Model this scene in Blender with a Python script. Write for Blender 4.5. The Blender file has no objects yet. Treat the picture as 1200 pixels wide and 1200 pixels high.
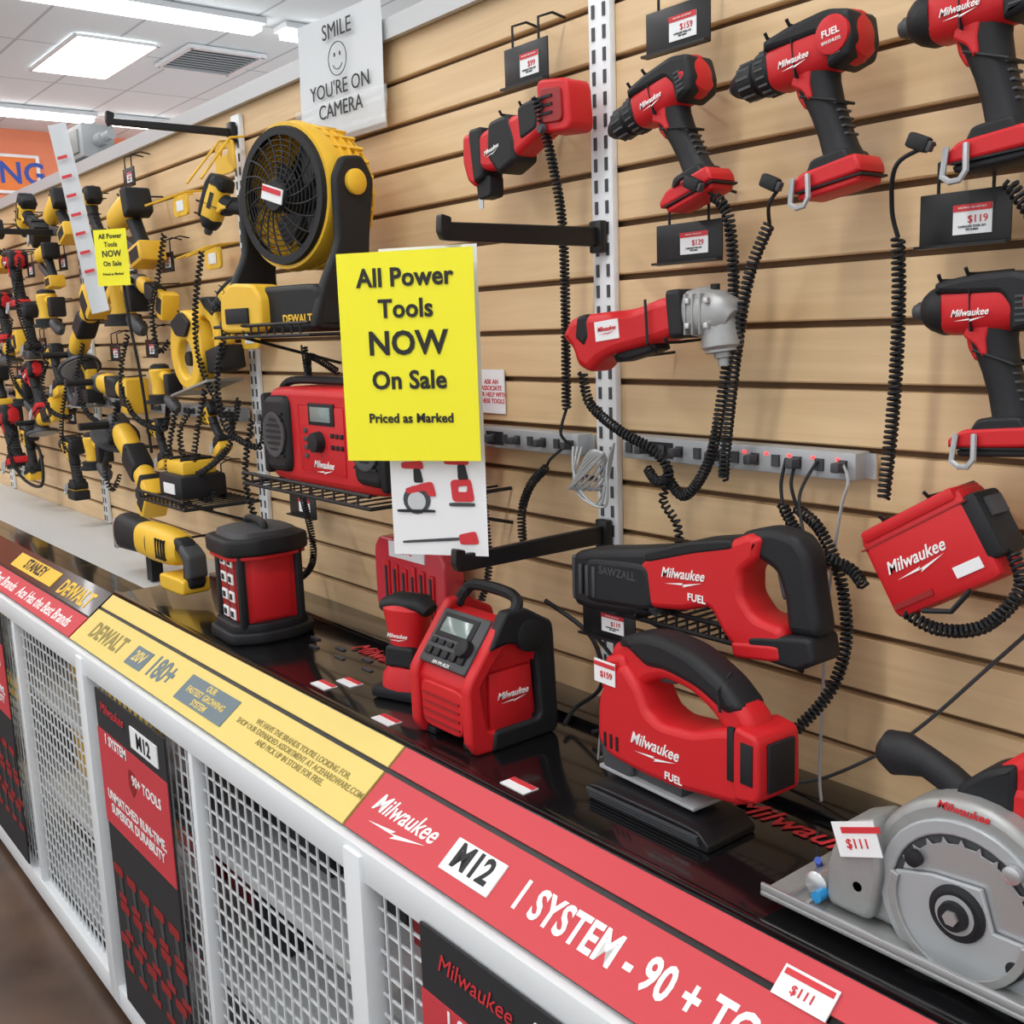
import bpy, bmesh, math, random
from mathutils import Vector, Matrix
random.seed(7)
sc=bpy.context.scene
try:
    sc.view_settings.view_transform='Standard'
except Exception: pass
COL=bpy.context.collection

# ---------------------------------------------------------------- materials
def mk(name,c,rough=.5,metal=0,emit=0,coat=0,noise=.0,nscale=60,bump=0,alpha=1,spec=.5):
    m=bpy.data.materials.new(name);m.use_nodes=True
    nt=m.node_tree;b=nt.nodes['Principled BSDF']
    b.inputs['Base Color'].default_value=(*c,1);b.inputs['Roughness'].default_value=rough
    b.inputs['Metallic'].default_value=metal
    b.inputs['Coat Weight'].default_value=coat
    b.inputs['Specular IOR Level'].default_value=spec
    if emit:
        b.inputs['Emission Color'].default_value=(*c,1);b.inputs['Emission Strength'].default_value=emit
    if alpha<1: b.inputs['Alpha'].default_value=alpha
    if noise or bump:
        n=nt.nodes.new('ShaderNodeTexNoise');n.inputs['Scale'].default_value=nscale
        tc=nt.nodes.new('ShaderNodeTexCoord');nt.links.new(tc.outputs['Object'],n.inputs['Vector'])
        if noise:
            mx=nt.nodes.new('ShaderNodeMixRGB');mx.blend_type='MULTIPLY';mx.inputs[0].default_value=noise
            mx.inputs[1].default_value=(*c,1);nt.links.new(n.outputs['Fac'],mx.inputs[2]);nt.links.new(mx.outputs[0],b.inputs['Base Color'])
        if bump:
            bp=nt.nodes.new('ShaderNodeBump');bp.inputs['Strength'].default_value=bump;bp.inputs['Distance'].default_value=.001
            nt.links.new(n.outputs['Fac'],bp.inputs['Height']);nt.links.new(bp.outputs[0],b.inputs['Normal'])
    return m
RED=mk('red_plastic',(.62,.014,.020),.48,noise=.12,nscale=300,bump=.12,spec=.4)
DRED=mk('dark_red_plastic',(.30,.010,.013),.5,noise=.1)
BLK=mk('black_rubber',(.012,.013,.016),.56,noise=.1,bump=.25,nscale=400,spec=.35)
GBL=mk('black_plate',(.009,.009,.011),.4,spec=.4)
GREYD=mk('dark_grey_plastic',(.050,.053,.060),.5)
GREY=mk('grey_paint',(.40,.42,.44),.4,metal=.2)
ALU=mk('cast_aluminium',(.40,.41,.41),.45,metal=.45,noise=.2,nscale=80)
STEEL=mk('steel',(.60,.61,.63),.3,metal=.75)
YEL=mk('yellow_plastic',(.86,.52,.035),.46,noise=.08)
WHT=mk('white_paper',(.84,.86,.88),.6)
GLAM=mk('laminated_paper',(.62,.66,.70),.3)
WPAINT=mk('white_paint',(.76,.79,.82),.42)
CAPM=mk('cap_metal',(.52,.54,.56),.4,metal=.3)
INK=mk('black_ink',(.010,.010,.012),.6)
WINK=mk('white_ink',(.9,.9,.9),.6)
RINK=mk('red_ink',(.62,.03,.04),.6)
BINK=mk('blue_ink',(.03,.08,.4),.6)
SALEY=mk('sale_paper_yellow',(.95,.89,.015),.4,noise=.03,nscale=8)
FRED=mk('fascia_red',(.58,.045,.06),.55)
FYEL=mk('fascia_yellow',(.76,.59,.17),.55)
OCH=mk('ochre_ink',(.28,.22,.06),.6)
SLATE=mk('slate_ink',(.14,.19,.22),.6)
LCD=mk('display_glass',(.22,.28,.27),.15)
DECK=mk('gloss_black_deck',(.006,.006,.007),.14,coat=.3)
DARK=mk('dark_interior',(.018,.018,.021),.8)
MIDG=mk('cabinet_back_grey',(.13,.14,.15),.7)
SHELFG=mk('light_grey_shelf',(.56,.58,.59),.4)
CLEAR=mk('clear_film',(.85,.88,.9),.12,alpha=.3)
CASE=mk('red_clear_case',(.6,.05,.07),.15)
LED=mk('led_red',(1,.03,.03),.4,emit=3)
EMI=mk('lamp_diffuser',(1,.99,.97),.5,emit=8)
ORG=mk('sign_orange',(.85,.22,.04),.5)

def wood():
    m=bpy.data.materials.new('maple_slat');m.use_nodes=True;nt=m.node_tree;b=nt.nodes['Principled BSDF']
    tc=nt.nodes.new('ShaderNodeTexCoord');mp=nt.nodes.new('ShaderNodeMapping')
    mp.inputs['Scale'].default_value=(1.2,8,22);nt.links.new(tc.outputs['Object'],mp.inputs[0])
    n=nt.nodes.new('ShaderNodeTexNoise');n.inputs['Scale'].default_value=2.2;n.inputs['Detail'].default_value=6;n.inputs['Distortion'].default_value=.6
    nt.links.new(mp.outputs[0],n.inputs['Vector'])
    r=nt.nodes.new('ShaderNodeValToRGB');r.color_ramp.elements[0].position=.3;r.color_ramp.elements[0].color=(.655,.45,.24,1)
    r.color_ramp.elements[1].position=.7;r.color_ramp.elements[1].color=(.775,.565,.33,1)
    nt.links.new(n.outputs['Fac'],r.inputs[0]);nt.links.new(r.outputs[0],b.inputs['Base Color'])
    b.inputs['Roughness'].default_value=.42;return m
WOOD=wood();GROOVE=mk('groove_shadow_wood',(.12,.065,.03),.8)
def floorm():
    m=bpy.data.materials.new('stained_concrete');m.use_nodes=True;nt=m.node_tree;b=nt.nodes['Principled BSDF']
    tc=nt.nodes.new('ShaderNodeTexCoord');n=nt.nodes.new('ShaderNodeTexNoise');n.inputs['Scale'].default_value=3;n.inputs['Detail'].default_value=8
    nt.links.new(tc.outputs['Object'],n.inputs['Vector']);r=nt.nodes.new('ShaderNodeValToRGB')
    r.color_ramp.elements[0].position=.3;r.color_ramp.elements[0].color=(.03,.018,.012,1);r.color_ramp.elements[1].position=.75;r.color_ramp.elements[1].color=(.15,.09,.06,1)
    nt.links.new(n.outputs['Fac'],r.inputs[0]);nt.links.new(r.outputs[0],b.inputs['Base Color']);b.inputs['Roughness'].default_value=.28;return m
def ceilm():
    m=bpy.data.materials.new('ceiling_tile');m.use_nodes=True;nt=m.node_tree;b=nt.nodes['Principled BSDF']
    tc=nt.nodes.new('ShaderNodeTexCoord');br=nt.nodes.new('ShaderNodeTexBrick');br.offset=0
    br.inputs['Scale'].default_value=1;br.inputs['Brick Width'].default_value=1.22;br.inputs['Row Height'].default_value=.61
    br.inputs['Mortar Size'].default_value=.012;br.inputs['Color1'].default_value=(.78,.84,.86,1);br.inputs['Color2'].default_value=(.74,.80,.83,1);br.inputs['Mortar'].default_value=(.48,.52,.54,1)
    nt.links.new(tc.outputs['Object'],br.inputs['Vector']);nt.links.new(br.outputs['Color'],b.inputs['Base Color']);b.inputs['Roughness'].default_value=.8;return m

# ---------------------------------------------------------------- helpers
def grp(name,loc,rot=0,yaw=0,s=1,pitch=0):
    """rot: degrees counter-clockwise seen from the aisle, yaw: about vertical"""
    e=bpy.data.objects.new(name,None);e.empty_display_size=.03;COL.objects.link(e)
    M=Matrix.Translation(loc)@Matrix.Rotation(math.radians(yaw),4,'Z')@Matrix.Rotation(math.radians(-rot),4,'Y')@Matrix.Rotation(math.radians(pitch),4,'X')@Matrix.Scale(s,4)
    e.matrix_world=M
    return e
def add(par,name,me,mat,sm=True):
    me.materials.clear();me.materials.append(mat)
    if sm:
        me.shade_smooth()
        try: me.set_sharp_from_angle(angle=math.radians(38))
        except Exception: pass
    o=bpy.data.objects.new(name,me);COL.objects.link(o)
    if par is not None: o.parent=par
    return o
def catmull(p,cyc=True,res=5):
    n=len(p);out=[];rng=range(n if cyc else n-1)
    for i in rng:
        if cyc: a,b,c,d=p[i-1],p[i],p[(i+1)%n],p[(i+2)%n]
        else: a,b,c,d=p[max(i-1,0)],p[i],p[i+1],p[min(i+2,n-1)]
        a,b,c,d=map(Vector,(a,b,c,d))
        for k in range(res):
            t=k/res
            out.append(.5*((2*b)+(c-a)*t+(2*a-5*b+4*c-d)*t*t+(3*b-a-3*c+d)*t**3))
    if not cyc: out.append(Vector(p[-1]))
    return out
def rnd(pts,r=.2,res=3):
    out=[];n=len(pts)
    for i in range(n):
        a,b,c=Vector(pts[i-1]),Vector(pts[i]),Vector(pts[(i+1)%n])
        p=b+(a-b)*r;q=b+(c-b)*r
        for k in range(res+1):
            t=k/res;out.append(p*(1-t)**2+b*2*t*(1-t)+q*t*t)
    return out
def prof(par,name,pts,y,th,mat,bev=.004,holes=(),mode='r',axis='y',r=.2):
    cu=bpy.data.curves.new('c','CURVE');cu.dimensions='2D';cu.fill_mode='BOTH'
    bev=min(bev,th/2-.0002)
    cu.extrude=max(th/2-bev,.0001);cu.bevel_depth=bev;cu.bevel_resolution=2;cu.offset=-bev
    for pl in [pts]+list(holes):
        q=catmull(pl) if mode=='s' else (rnd(pl,r) if mode=='r' else [Vector(k) for k in pl])
        s=cu.splines.new('POLY');s.points.add(len(q)-1)
        for k,v in enumerate(q): s.points[k].co=(v[0],v[1],0,1)
        s.use_cyclic_u=True
    ob=bpy.data.objects.new('tmp',cu)
    me=bpy.data.meshes.new_from_object(ob)
    bpy.data.objects.remove(ob);bpy.data.curves.remove(cu)
    if axis=='y': me.transform(Matrix.Translation((0,y,0))@Matrix.Rotation(math.radians(90),4,'X'))
    elif axis=='x': me.transform(Matrix(((0,0,1,y),(1,0,0,0),(0,1,0,0),(0,0,0,1))))
    elif axis=='z': me.transform(Matrix.Translation((0,0,y)))
    me.name=name
    return add(par,name,me,mat)
def loft(par,name,secs,mat,n=24,e=2.0):
    bm=bmesh.new();rings=[]
    for i,s in enumerate(secs):
        c=Vector(s[:3]);ra,rb=s[3],s[4]
        a=Vector(secs[max(i-1,0)][:3]);b=Vector(secs[min(i+1,len(secs)-1)][:3])
        t=(b-a);t=t.normalized() if t.length>1e-7 else Vector((1,0,0))
        if abs(t.y)>.9: u=Vector((1,0,0));w=Vector((0,0,1))
        else:
            w=Vector((0,1,0));u=w.cross(t).normalized();w=t.cross(u).normalized()
        ring=[]
        for k in range(n):
            th=2*math.pi*k/n;cs,sn=math.cos(th),math.sin(th)
            x=math.copysign(abs(cs)**(2/e),cs)*ra;y=math.copysign(abs(sn)**(2/e),sn)*rb
            ring.append(bm.verts.new(c+u*x+w*y))
        rings.append(ring)
    for a,b in zip(rings,rings[1:]):
        for k in range(n): bm.faces.new((a[k],a[(k+1)%n],b[(k+1)%n],b[k]))
    bm.faces.new(rings[0][::-1]);bm.faces.new(rings[-1])
    bmesh.ops.recalc_face_normals(bm,faces=bm.faces)
    me=bpy.data.meshes.new(name);bm.to_mesh(me);bm.free()
    return add(par,name,me,mat)
def lathe(par,name,p0,d,pr,mat,n=28,cap=True):
    d=Vector(d).normalized();p0=Vector(p0)
    h=Vector((0,0,1)) if abs(d.z)<.9 else Vector((1,0,0))
    u=d.cross(h).normalized();w=d.cross(u)
    bm=bmesh.new();rings=[]
    for t,r in pr:
        rings.append([bm.verts.new(p0+d*t+(u*math.cos(2*math.pi*k/n)+w*math.sin(2*math.pi*k/n))*max(r,1e-5)) for k in range(n)])
    for a,b in zip(rings,rings[1:]):
        for k in range(n): bm.faces.new((a[k],a[(k+1)%n],b[(k+1)%n],b[k]))
    if cap: bm.faces.new(rings[0][::-1]);bm.faces.new(rings[-1])
    bmesh.ops.recalc_face_normals(bm,faces=bm.faces)
    me=bpy.data.meshes.new(name);bm.to_mesh(me);bm.free()
    return add(par,name,me,mat)
def boxes(par,name,lst,mat,bev=0):
    bm=bmesh.new()
    for b in lst:
        c,s=b[0],b[1]
        M=Matrix.Translation(c)@(b[2] if len(b)>2 else Matrix())@Matrix.Diagonal((s[0],s[1],s[2],1))
        bmesh.ops.create_cube(bm,size=1,matrix=M)
    if bev: bmesh.ops.bevel(bm,geom=list(bm.edges),offset=bev,segments=2,affect='EDGES',profile=.5)
    me=bpy.data.meshes.new(name);bm.to_mesh(me);bm.free()
    return add(par,name,me,mat,sm=bev>0)
def box(par,name,c,s,mat,bev=0,rot=None):
    return boxes(par,name,[(c,s)+((rot,) if rot else ())],mat,bev)
def wires(par,name,paths,r,mat,res=2,cyc=False):
    cu=bpy.data.curves.new('c','CURVE');cu.dimensions='3D';cu.bevel_depth=r;cu.bevel_resolution=res;cu.use_fill_caps=True
    for q in paths:
        s=cu.splines.new('POLY');s.points.add(len(q)-1)
        for k,v in enumerate(q): s.points[k].co=(v[0],v[1],v[2],1)
        s.use_cyclic_u=cyc
    ob=bpy.data.objects.new('tmp',cu);me=bpy.data.meshes.new_from_object(ob)
    bpy.data.objects.remove(ob);bpy.data.curves.remove(cu)
    return add(par,name,me,mat)
AISLE=((1,0,0),(0,0,1),(0,-1,0))
SIDE=((0,1,0),(0,0,1),(1,0,0))
def text(par,name,body,loc,size,mat,basis=AISLE,bold=0.0,shear=0,ax='CENTER',sx=1,depth=.0003,rot=0,ls=1):
    cu=bpy.data.curves.new('t','FONT');cu.body=body;cu.size=size;cu.align_x=ax;cu.align_y='CENTER';cu.extrude=depth
    cu.offset=bold*size;cu.shear=shear;cu.resolution_u=3;cu.space_line=ls
    if bold: cu.space_character=1+bold*1.2
    ob=bpy.data.objects.new('tmp',cu);me=bpy.data.meshes.new_from_object(ob)
    bpy.data.objects.remove(ob);bpy.data.curves.remove(cu)
    r,u,n=basis
    M=Matrix(((r[0],u[0],n[0],loc[0]),(r[1],u[1],n[1],loc[1]),(r[2],u[2],n[2],loc[2]),(0,0,0,1)))@Matrix.Rotation(math.radians(rot),4,'Z')@Matrix.Diagonal((sx,1,1,1))
    me.transform(M);me.name=name
    return add(par,name,me,mat,sm=False)
def logo(par,loc,w,basis=AISLE,mat=None,rot=0):
    mat=mat or WINK
    text(par,'script_logo','Milwaukee',loc,w*.225,mat,basis,bold=.012,shear=.35,sx=.9,rot=rot)
    r,u,n=[Vector(k) for k in basis];L=Vector(loc)
    if rot:
        a=math.radians(rot);r,u=r*math.cos(a)+u*math.sin(a),u*math.cos(a)-r*math.sin(a)
    bm=bmesh.new();P=[(-.36,-.17),(.02,-.13),(-.02,-.16),(.40,-.10),(.0,-.20),(.04,-.165)]
    bm.faces.new([bm.verts.new(L+r*(a*w)+u*(b*w)+n*.0004) for a,b in P])
    me=bpy.data.meshes.new('bolt');bm.to_mesh(me);bm.free();add(par,'logo_bolt',me,mat,sm=False)
def coilpath(pts,R=.006,pitch=.0062,seg=8):
    q=catmull(pts,False,14);out=[];ph=0
    up=Vector((.13,.97,.2)).normalized()
    for a,b in zip(q,q[1:]):
        L=(b-a).length
        if L<1e-6: continue
        t=(b-a)/L;u=t.cross(up).normalized();w=t.cross(u)
        k=max(1,int(L/pitch*seg))
        for i in range(k):
            f=i/k;ph+=2*math.pi*(L/k)/pitch
            out.append(a.lerp(b,f)+u*(R*math.cos(ph))+w*(R*math.sin(ph)))
    return out
def coil(name,pts,R=.006,pitch=.0060,wire=.0020,lead=(),seg=8):
    o=wires(None,name,[coilpath(pts,R,pitch,seg)],wire,BLK,res=1)
    for i,l in enumerate(lead):
        wires(o,'straight_lead_%d'%(i+1),[catmull(l,False,8)],.0024,BLK,res=1)
    return o
def cord(name,pts,r=.003,mat=None):
    return wires(None,name,[catmull(pts,False,8)],r,mat or BLK,res=1)

# ---------------------------------------------------------------- room
def plane(name,vs,mat):
    me=bpy.data.meshes.new(name);me.from_pydata(vs,[],[list(range(len(vs)))]);return add(None,name,me,mat,False)
plane('floor',[(-12,-6,0),(5,-6,0),(5,9,0),(-12,9,0)],floorm())
plane('ceiling',[(-12,-6,3.8),(-12,9,3.8),(5,9,3.8),(5,-6,3.8)],ceilm())
box(None,'wall_left',(-12.05,1.5,1.9),(.1,15,3.8),mk('salmon_paint',(.80,.25,.13),.7))
box(None,'wall_back',(-3.5,9.05,1.9),(17,.1,3.8),mk('cream_paint',(.78,.78,.74),.7))
def strip(x,y0,y1):
    g=grp('fluorescent_ceiling_light',(x,(y0+y1)/2,3.74));L=y1-y0
    box(g,'housing',(0,0,.035),(.20,L,.04),WPAINT);box(g,'diffuser',(0,0,-.005),(.15,L-.06,.05),EMI)
for x in (-10.85,-7.2,-3.6,-.6,2.2):
    for y0 in (-5.2,-2.6,0.0,2.6,5.2):
        if x<-6 and y0<-3: continue
        strip(x,y0+.05,y0+2.50)
def troffer(x,y):
    g=grp('ceiling_panel_light',(x,y,3.79));box(g,'panel',(0,0,-.005),(1.17,.58,.01),EMI)
    boxes(g,'frame',[((0,s*.3,-.008),(1.22,.025,.02)) for s in(-1,1)]+[((s*.6,0,-.008),(.025,.61,.02)) for s in(-1,1)],WPAINT)
troffer(-8.73,1.82);troffer(-8.73,5.5);troffer(-5,3.6)
g=grp('ceiling_air_vent',(-8.35,2.62,3.78))
boxes(g,'frame',[((0,s*.3,0),(.7,.04,.03)) for s in(-1,1)]+[((s*.34,0,0),(.04,.6,.03)) for s in(-1,1)],WPAINT)
boxes(g,'louvres',[((-.28+.07*i,0,0),(.03,.56,.012),Matrix.Rotation(.5,4,'Y')) for i in range(9)],GREY)
box(g,'duct',(0,0,.014),(.62,.56,.004),DARK)
g=grp('department_sign',(-11.98,1.55,3.35))
box(g,'board',(0,0,0),(.03,1.35,.34),ORG,.01);box(g,'border',(-.003,0,0),(.03,1.42,.40),WHT,.01)
text(g,'lettering','PLUMBING',(.02,.02,0),.30,BINK,SIDE,bold=.02)

# slatwall
ZT=2.13;P=.0762;XL,XR=-7.4,.9
grooves=[];z=1.970+P
while z>.92: grooves.append(z);z-=P
me=bpy.data.meshes.new('slats');V=[];F=[]
prev=ZT
for gz in grooves+[.9]:
    hi=prev;lo=gz+.008 if gz>.9 else .9
    pr=[(.012,hi),(0,hi-.001),(0,lo+.002),(.002,lo),(.012,lo)]
    b=len(V)
    for x in (XL,XR):
        for y_,z_ in pr: V.append((x,y_,z_))
    n=5
    for k in range(n): F.append((b+k,b+(k+1)%n,b+n+(k+1)%n,b+n+k))
    F.append(tuple(b+k for k in range(n)));F.append(tuple(b+n+k for k in range(n))[::-1])
    prev=gz
me.from_pydata(V,[],F);me.validate()
wall=bpy.data.objects.new('wall_slat_display',None);COL.objects.link(wall)
add(wall,'maple_slats',me,WOOD,False)
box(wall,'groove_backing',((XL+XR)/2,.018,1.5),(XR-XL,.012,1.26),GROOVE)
box(wall,'lower_back_panel',((XL+XR)/2,.02,.46),(XR-XL,.02,.9),MIDG)
boxes(wall,'top_cap',[(((XL+XR)/2,.01,ZT+.012),(XR-XL,.055,.03)),(((XL+XR)/2,-.012,ZT+.007),(XR-XL,.012,.032))],CAPM)
for i,x in enumerate((-1.15,-2.36,-3.58,-4.8,-6.02,.07)):
    g=grp('slotted_upright',(x,0,0))
    box(g,'channel',(0,-.0065,1.555),(.044,.012,1.1),WPAINT,.002)
    boxes(g,'slots',[((dx,-.0130,1.02+.03*k),(.006,.002,.018)) for k in range(36) for dx in(-.011,.011)],GREYD)

def pstrip(x0,x1,z,n,leds=False):
    g=grp('power_strip',((x0+x1)/2,-.018,z));L=x1-x0
    box(g,'channel',(0,0,0),(L,.032,.034),GREY,.003)
    boxes(g,'outlets',[((-L/2+L*(k+.5)/n,-.017,0),(.011,.006,.015)) for k in range(n)],GREYD)
    if leds: boxes(g,'indicator_leds',[((L*.08+.035*k,-.0175,.008),(.003,.003,.003)) for k in range(5)],LED)
    box(g,'label',(-L*.30,-.0165,0),(.045,.002,.022),INK)
    boxes(g,'plugs',[((-L/2+L*(k+.5)/n,-.026,0),(.011,.02,.012)) for k in range(n) if k%2],GREYD,.002)
    boxes(g,'end_tabs',[((s*(L/2+.006),.008,0),(.014,.004,.03)) for s in(-1,1)],STEEL)
pstrip(-1.095,-.706,1.425,12,True);pstrip(-1.45,-1.19,1.42,8);pstrip(-2.32,-1.62,1.415,14);pstrip(-3.5,-2.42,1.415,18);pstrip(-4.72,-3.64,1.415,18)

def arm(x,z,L=.30,h=.014):
    g=grp('sign_arm_bracket',(x,-.0135,z));L-=.013
    prof(g,'arm',[(0,h),(-L,h-.002),(-L,-h+.002),(0,-h)],0,.010,GBL,.002,axis='x',mode='r',r=.06)
    box(g,'mount',(0,-.008,0),(.026,.014,.046),GBL,.003)
    prof(g,'end_hook',[(-L+.012,.010),(-L+.012,.018),(-L-.004,.022),(-L-.006,0),(-L,-.012)],0,.012,GBL,.001,axis='x')
arm(-1.15,1.728);arm(-1.15,1.285);arm(-2.36,2.065,.30,.009);arm(-3.58,1.95,.3,.01)

def sheet(g,name,w,h,mat,bend=.0,y=0):
    bm=bmesh.new();N=10;v=[]
    for j in range(7):
        for i in range(N+1):
            u=i/N-.5;t=j/6-.5
            v.append(bm.verts.new((u*w,y+bend*math.cos(u*math.pi)+bend*.4*math.sin(t*5),t*h)))
    for j in range(6):
        for i in range(N):
            a=j*(N+1)+i;bm.faces.new((v[a],v[a+1],v[a+N+2],v[a+N+1]))
    me=bpy.data.meshes.new(name);bm.to_mesh(me);bm.free();return add(g,name,me,mat)
def sale(loc,yaw,s=1):
    g=grp('sale_sign',loc,0,yaw,s)
    sheet(g,'yellow_sheet',.195,.28,SALEY)
    for t,z,sz in(('All Power',.105,.034),('Tools',.064,.034),('NOW',.018,.044),('On Sale',-.031,.034),('Priced as Marked',-.082,.0176)):
        text(g,'lettering',t,(0,-.0012,z),sz,INK,bold=.026,sx=.97)
    return g
sale((-1.198,-.331,1.567),34.5)
sale((-2.66,-.22,1.805),34.5,.48)
g=grp('product_poster',(-1.187,-.300,1.502),0,34.5)
sheet(g,'white_sheet',.140,.42,WHT)
def mini(kind,x,z,s=1):
    q=lambda P:[(x+a*s,z+b*s) for a,b in P]
    if kind=='drill':
        prof(g,'printed_drill',q([(-.016,.008),(.012,.010),(.014,-.001),(-.016,.0)]),-.001,.0006,RINK,.0001);prof(g,'printed_grip',q([(.0,.0),(.009,.0),(.013,-.018),(.0,-.018)]),-.001,.0006,INK,.0001)
    if kind=='saw':
        lathe(g,'printed_guard',(x,-.0006,z),(0,-1,0),[(0,.015*s),(.0006,.015*s)],GREYD,20);lathe(g,'printed_blade',(x,-.0013,z-.002),(0,-1,0),[(0,.010*s),(.0004,.010*s)],STEEL,20)
        prof(g,'printed_handle',q([(-.012,.012),(.018,.02),(.022,.004),(.014,.004),(.01,.01),(-.01,.006)]),-.002,.0006,RINK,.0001);prof(g,'printed_shoe',q([(-.022,-.010),(.02,-.010),(.02,-.013),(-.022,-.013)]),-.002,.0006,INK,.0001)
    if kind=='jig':
        prof(g,'printed_body',q([(-.014,.016),(.01,.018),(.014,-.008),(-.012,-.008)]),-.001,.0006,RINK,.0001,holes=[q([(-.005,.009),(.006,.01),(.005,.003),(-.005,.003)])]);prof(g,'printed_base',q([(-.016,-.009),(.014,-.009),(.014,-.013),(-.016,-.013)]),-.0014,.0006,GREYD,.0001)
    if kind=='hedge':
        prof(g,'printed_blade',q([(-.075,-.004),(.0,.002),(.0,-.002),(-.075,-.007)]),-.001,.0006,GREYD,.0001);prof(g,'printed_body',q([(-.002,.005),(.02,.010),(.024,-.006),(0,-.007)]),-.0014,.0006,RINK,.0001)
mini('drill',-.035,-.088,1.1);mini('drill',.03,-.082,1.2);mini('saw',-.032,-.132,1.35);mini('jig',.036,-.124,1.25);mini('hedge',.03,-.186,1.15)
g=grp('camera_notice_sign',(-1.838,-.035,2.090),0,4)
sheet(g,'white_sheet',.28,.22,GLAM,.004)
text(g,'lettering','SMILE',(0,-.002,.078),.040,INK)
wires(g,'smiley',[[(.03*math.cos(a),-.003,.026+.03*math.sin(a)) for a in[k*math.pi/12 for k in range(25)]],[(.017*math.cos(a),-.003,.024+.017*math.sin(a)) for a in[math.pi*1.15+k*math.pi*.07 for k in range(11)]]],.0009,INK,1)
boxes(g,'smiley_eyes',[((s*.009,-.003,.034),(.004,.001,.007)) for s in(-1,1)],INK)
text(g,'lettering','YOU\'RE ON\nCAMERA',(0,-.003,-.045),.038,INK)
o=sheet(g,'tape',.31,.075,CLEAR,.005,-.008);o.location=(0,0,-.085)
g=grp('associate_notice',(-1.44,-.004,1.495))
box(g,'card',(0,0,0),(.07,.002,.075),WHT);text(g,'lettering','ASK AN\nASSOCIATE\nFOR HELP WITH\nTHESE TOOLS',(0,-.0015,0),.011,RINK,bold=.01)
g=grp('associate_notice',(-.475,-.004,1.43))
box(g,'card',(0,0,0),(.06,.002,.07),WHT);text(g,'lettering','SAFE\nASK',(0,-.0015,0),.018,RINK,bold=.02)
g=grp('hanging_paper_banner',(-2.98,-.19,1.93),9,38,1,0)
sheet(g,'paper',.055,.5,GLAM,.006);boxes(g,'print',[((0,-.008,.16-.05*k),(.03,.001,.008)) for k in range(7)],RINK)
g=grp('electrical_junction_box',(-3.55,.03,2.215))
box(g,'box',(0,0,0),(.26,.1,.10),GREY,.006);box(g,'lid',(0,-.052,0),(.2,.01,.07),ALU,.003);lathe(g,'conduit',(.13,0,0),(1,0,0),[(0,.02),(.06,.02),(.061,.014),(.12,.014)],GREY)
box(g,'bracket_foot',(0,0,-.052),(.2,.05,.02),GREY)

def tag(x,z,w=.10,h=.052,y=-.055,price='119'):
    g=grp('price_tag_holder',(x,y,z))
    box(g,'plate',(0,0,0),(w,.003,h),GBL,.001)
    box(g,'lip',(0,-.006,-h/2+.002),(w,.012,.003),GBL)
    box(g,'tag_card',(w*.10,-.0025,-.001),(w*.42,.0012,h*.52),WHT)
    box(g,'tag_red_band',(w*.10,-.0034,h*.19),(w*.42,.0008,h*.12),RINK)
    text(g,'tag_price','$'+price,(w*.16,-.0036,-h*.02),h*.19,RINK)
    text(g,'tag_caption','CORDLESS TOOL KIT\n18V 2.0AH',(w*.10,-.0036,-h*.17),h*.055,INK)
    text(g,'tag_band_text','WAS PRICE  RED HOT BUY',(w*.10,-.0040,h*.19),h*.045,WINK)
    wires(g,'hooks',[[(s*w*.3,.0,h/2),(s*w*.3,.0,h/2+.03),(s*w*.3,-y*.5,h/2+.04),(s*w*.3,-y-.002,h/2+.036)] for s in(-1,1)],.0020,BLK,1)
for a in ((-1.262,1.985,.10,.06),(-.962,1.968,.108,.056),(-.945,1.702,.112,.052),(-.572,1.695,.098,.056),(-1.04,1.188,.105,.05,-.12),(-2.07,1.235,.12,.055),(-2.53,1.235,.11,.055)): tag(*a,price=random.choice(['119','159','99','129','109']))
for a in ((-2.6,1.54),(-3.0,1.81),(-2.9,1.58),(-3.62,1.86),(-2.95,2.04),(-3.95,1.6),(-3.7,1.36),(-4.3,1.5),(-3.3,1.87),(-4.0,1.86),(-2.73,1.80),(-2.70,1.60),(-3.2,1.57)): tag(a[0],a[1],.085,.05)

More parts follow.
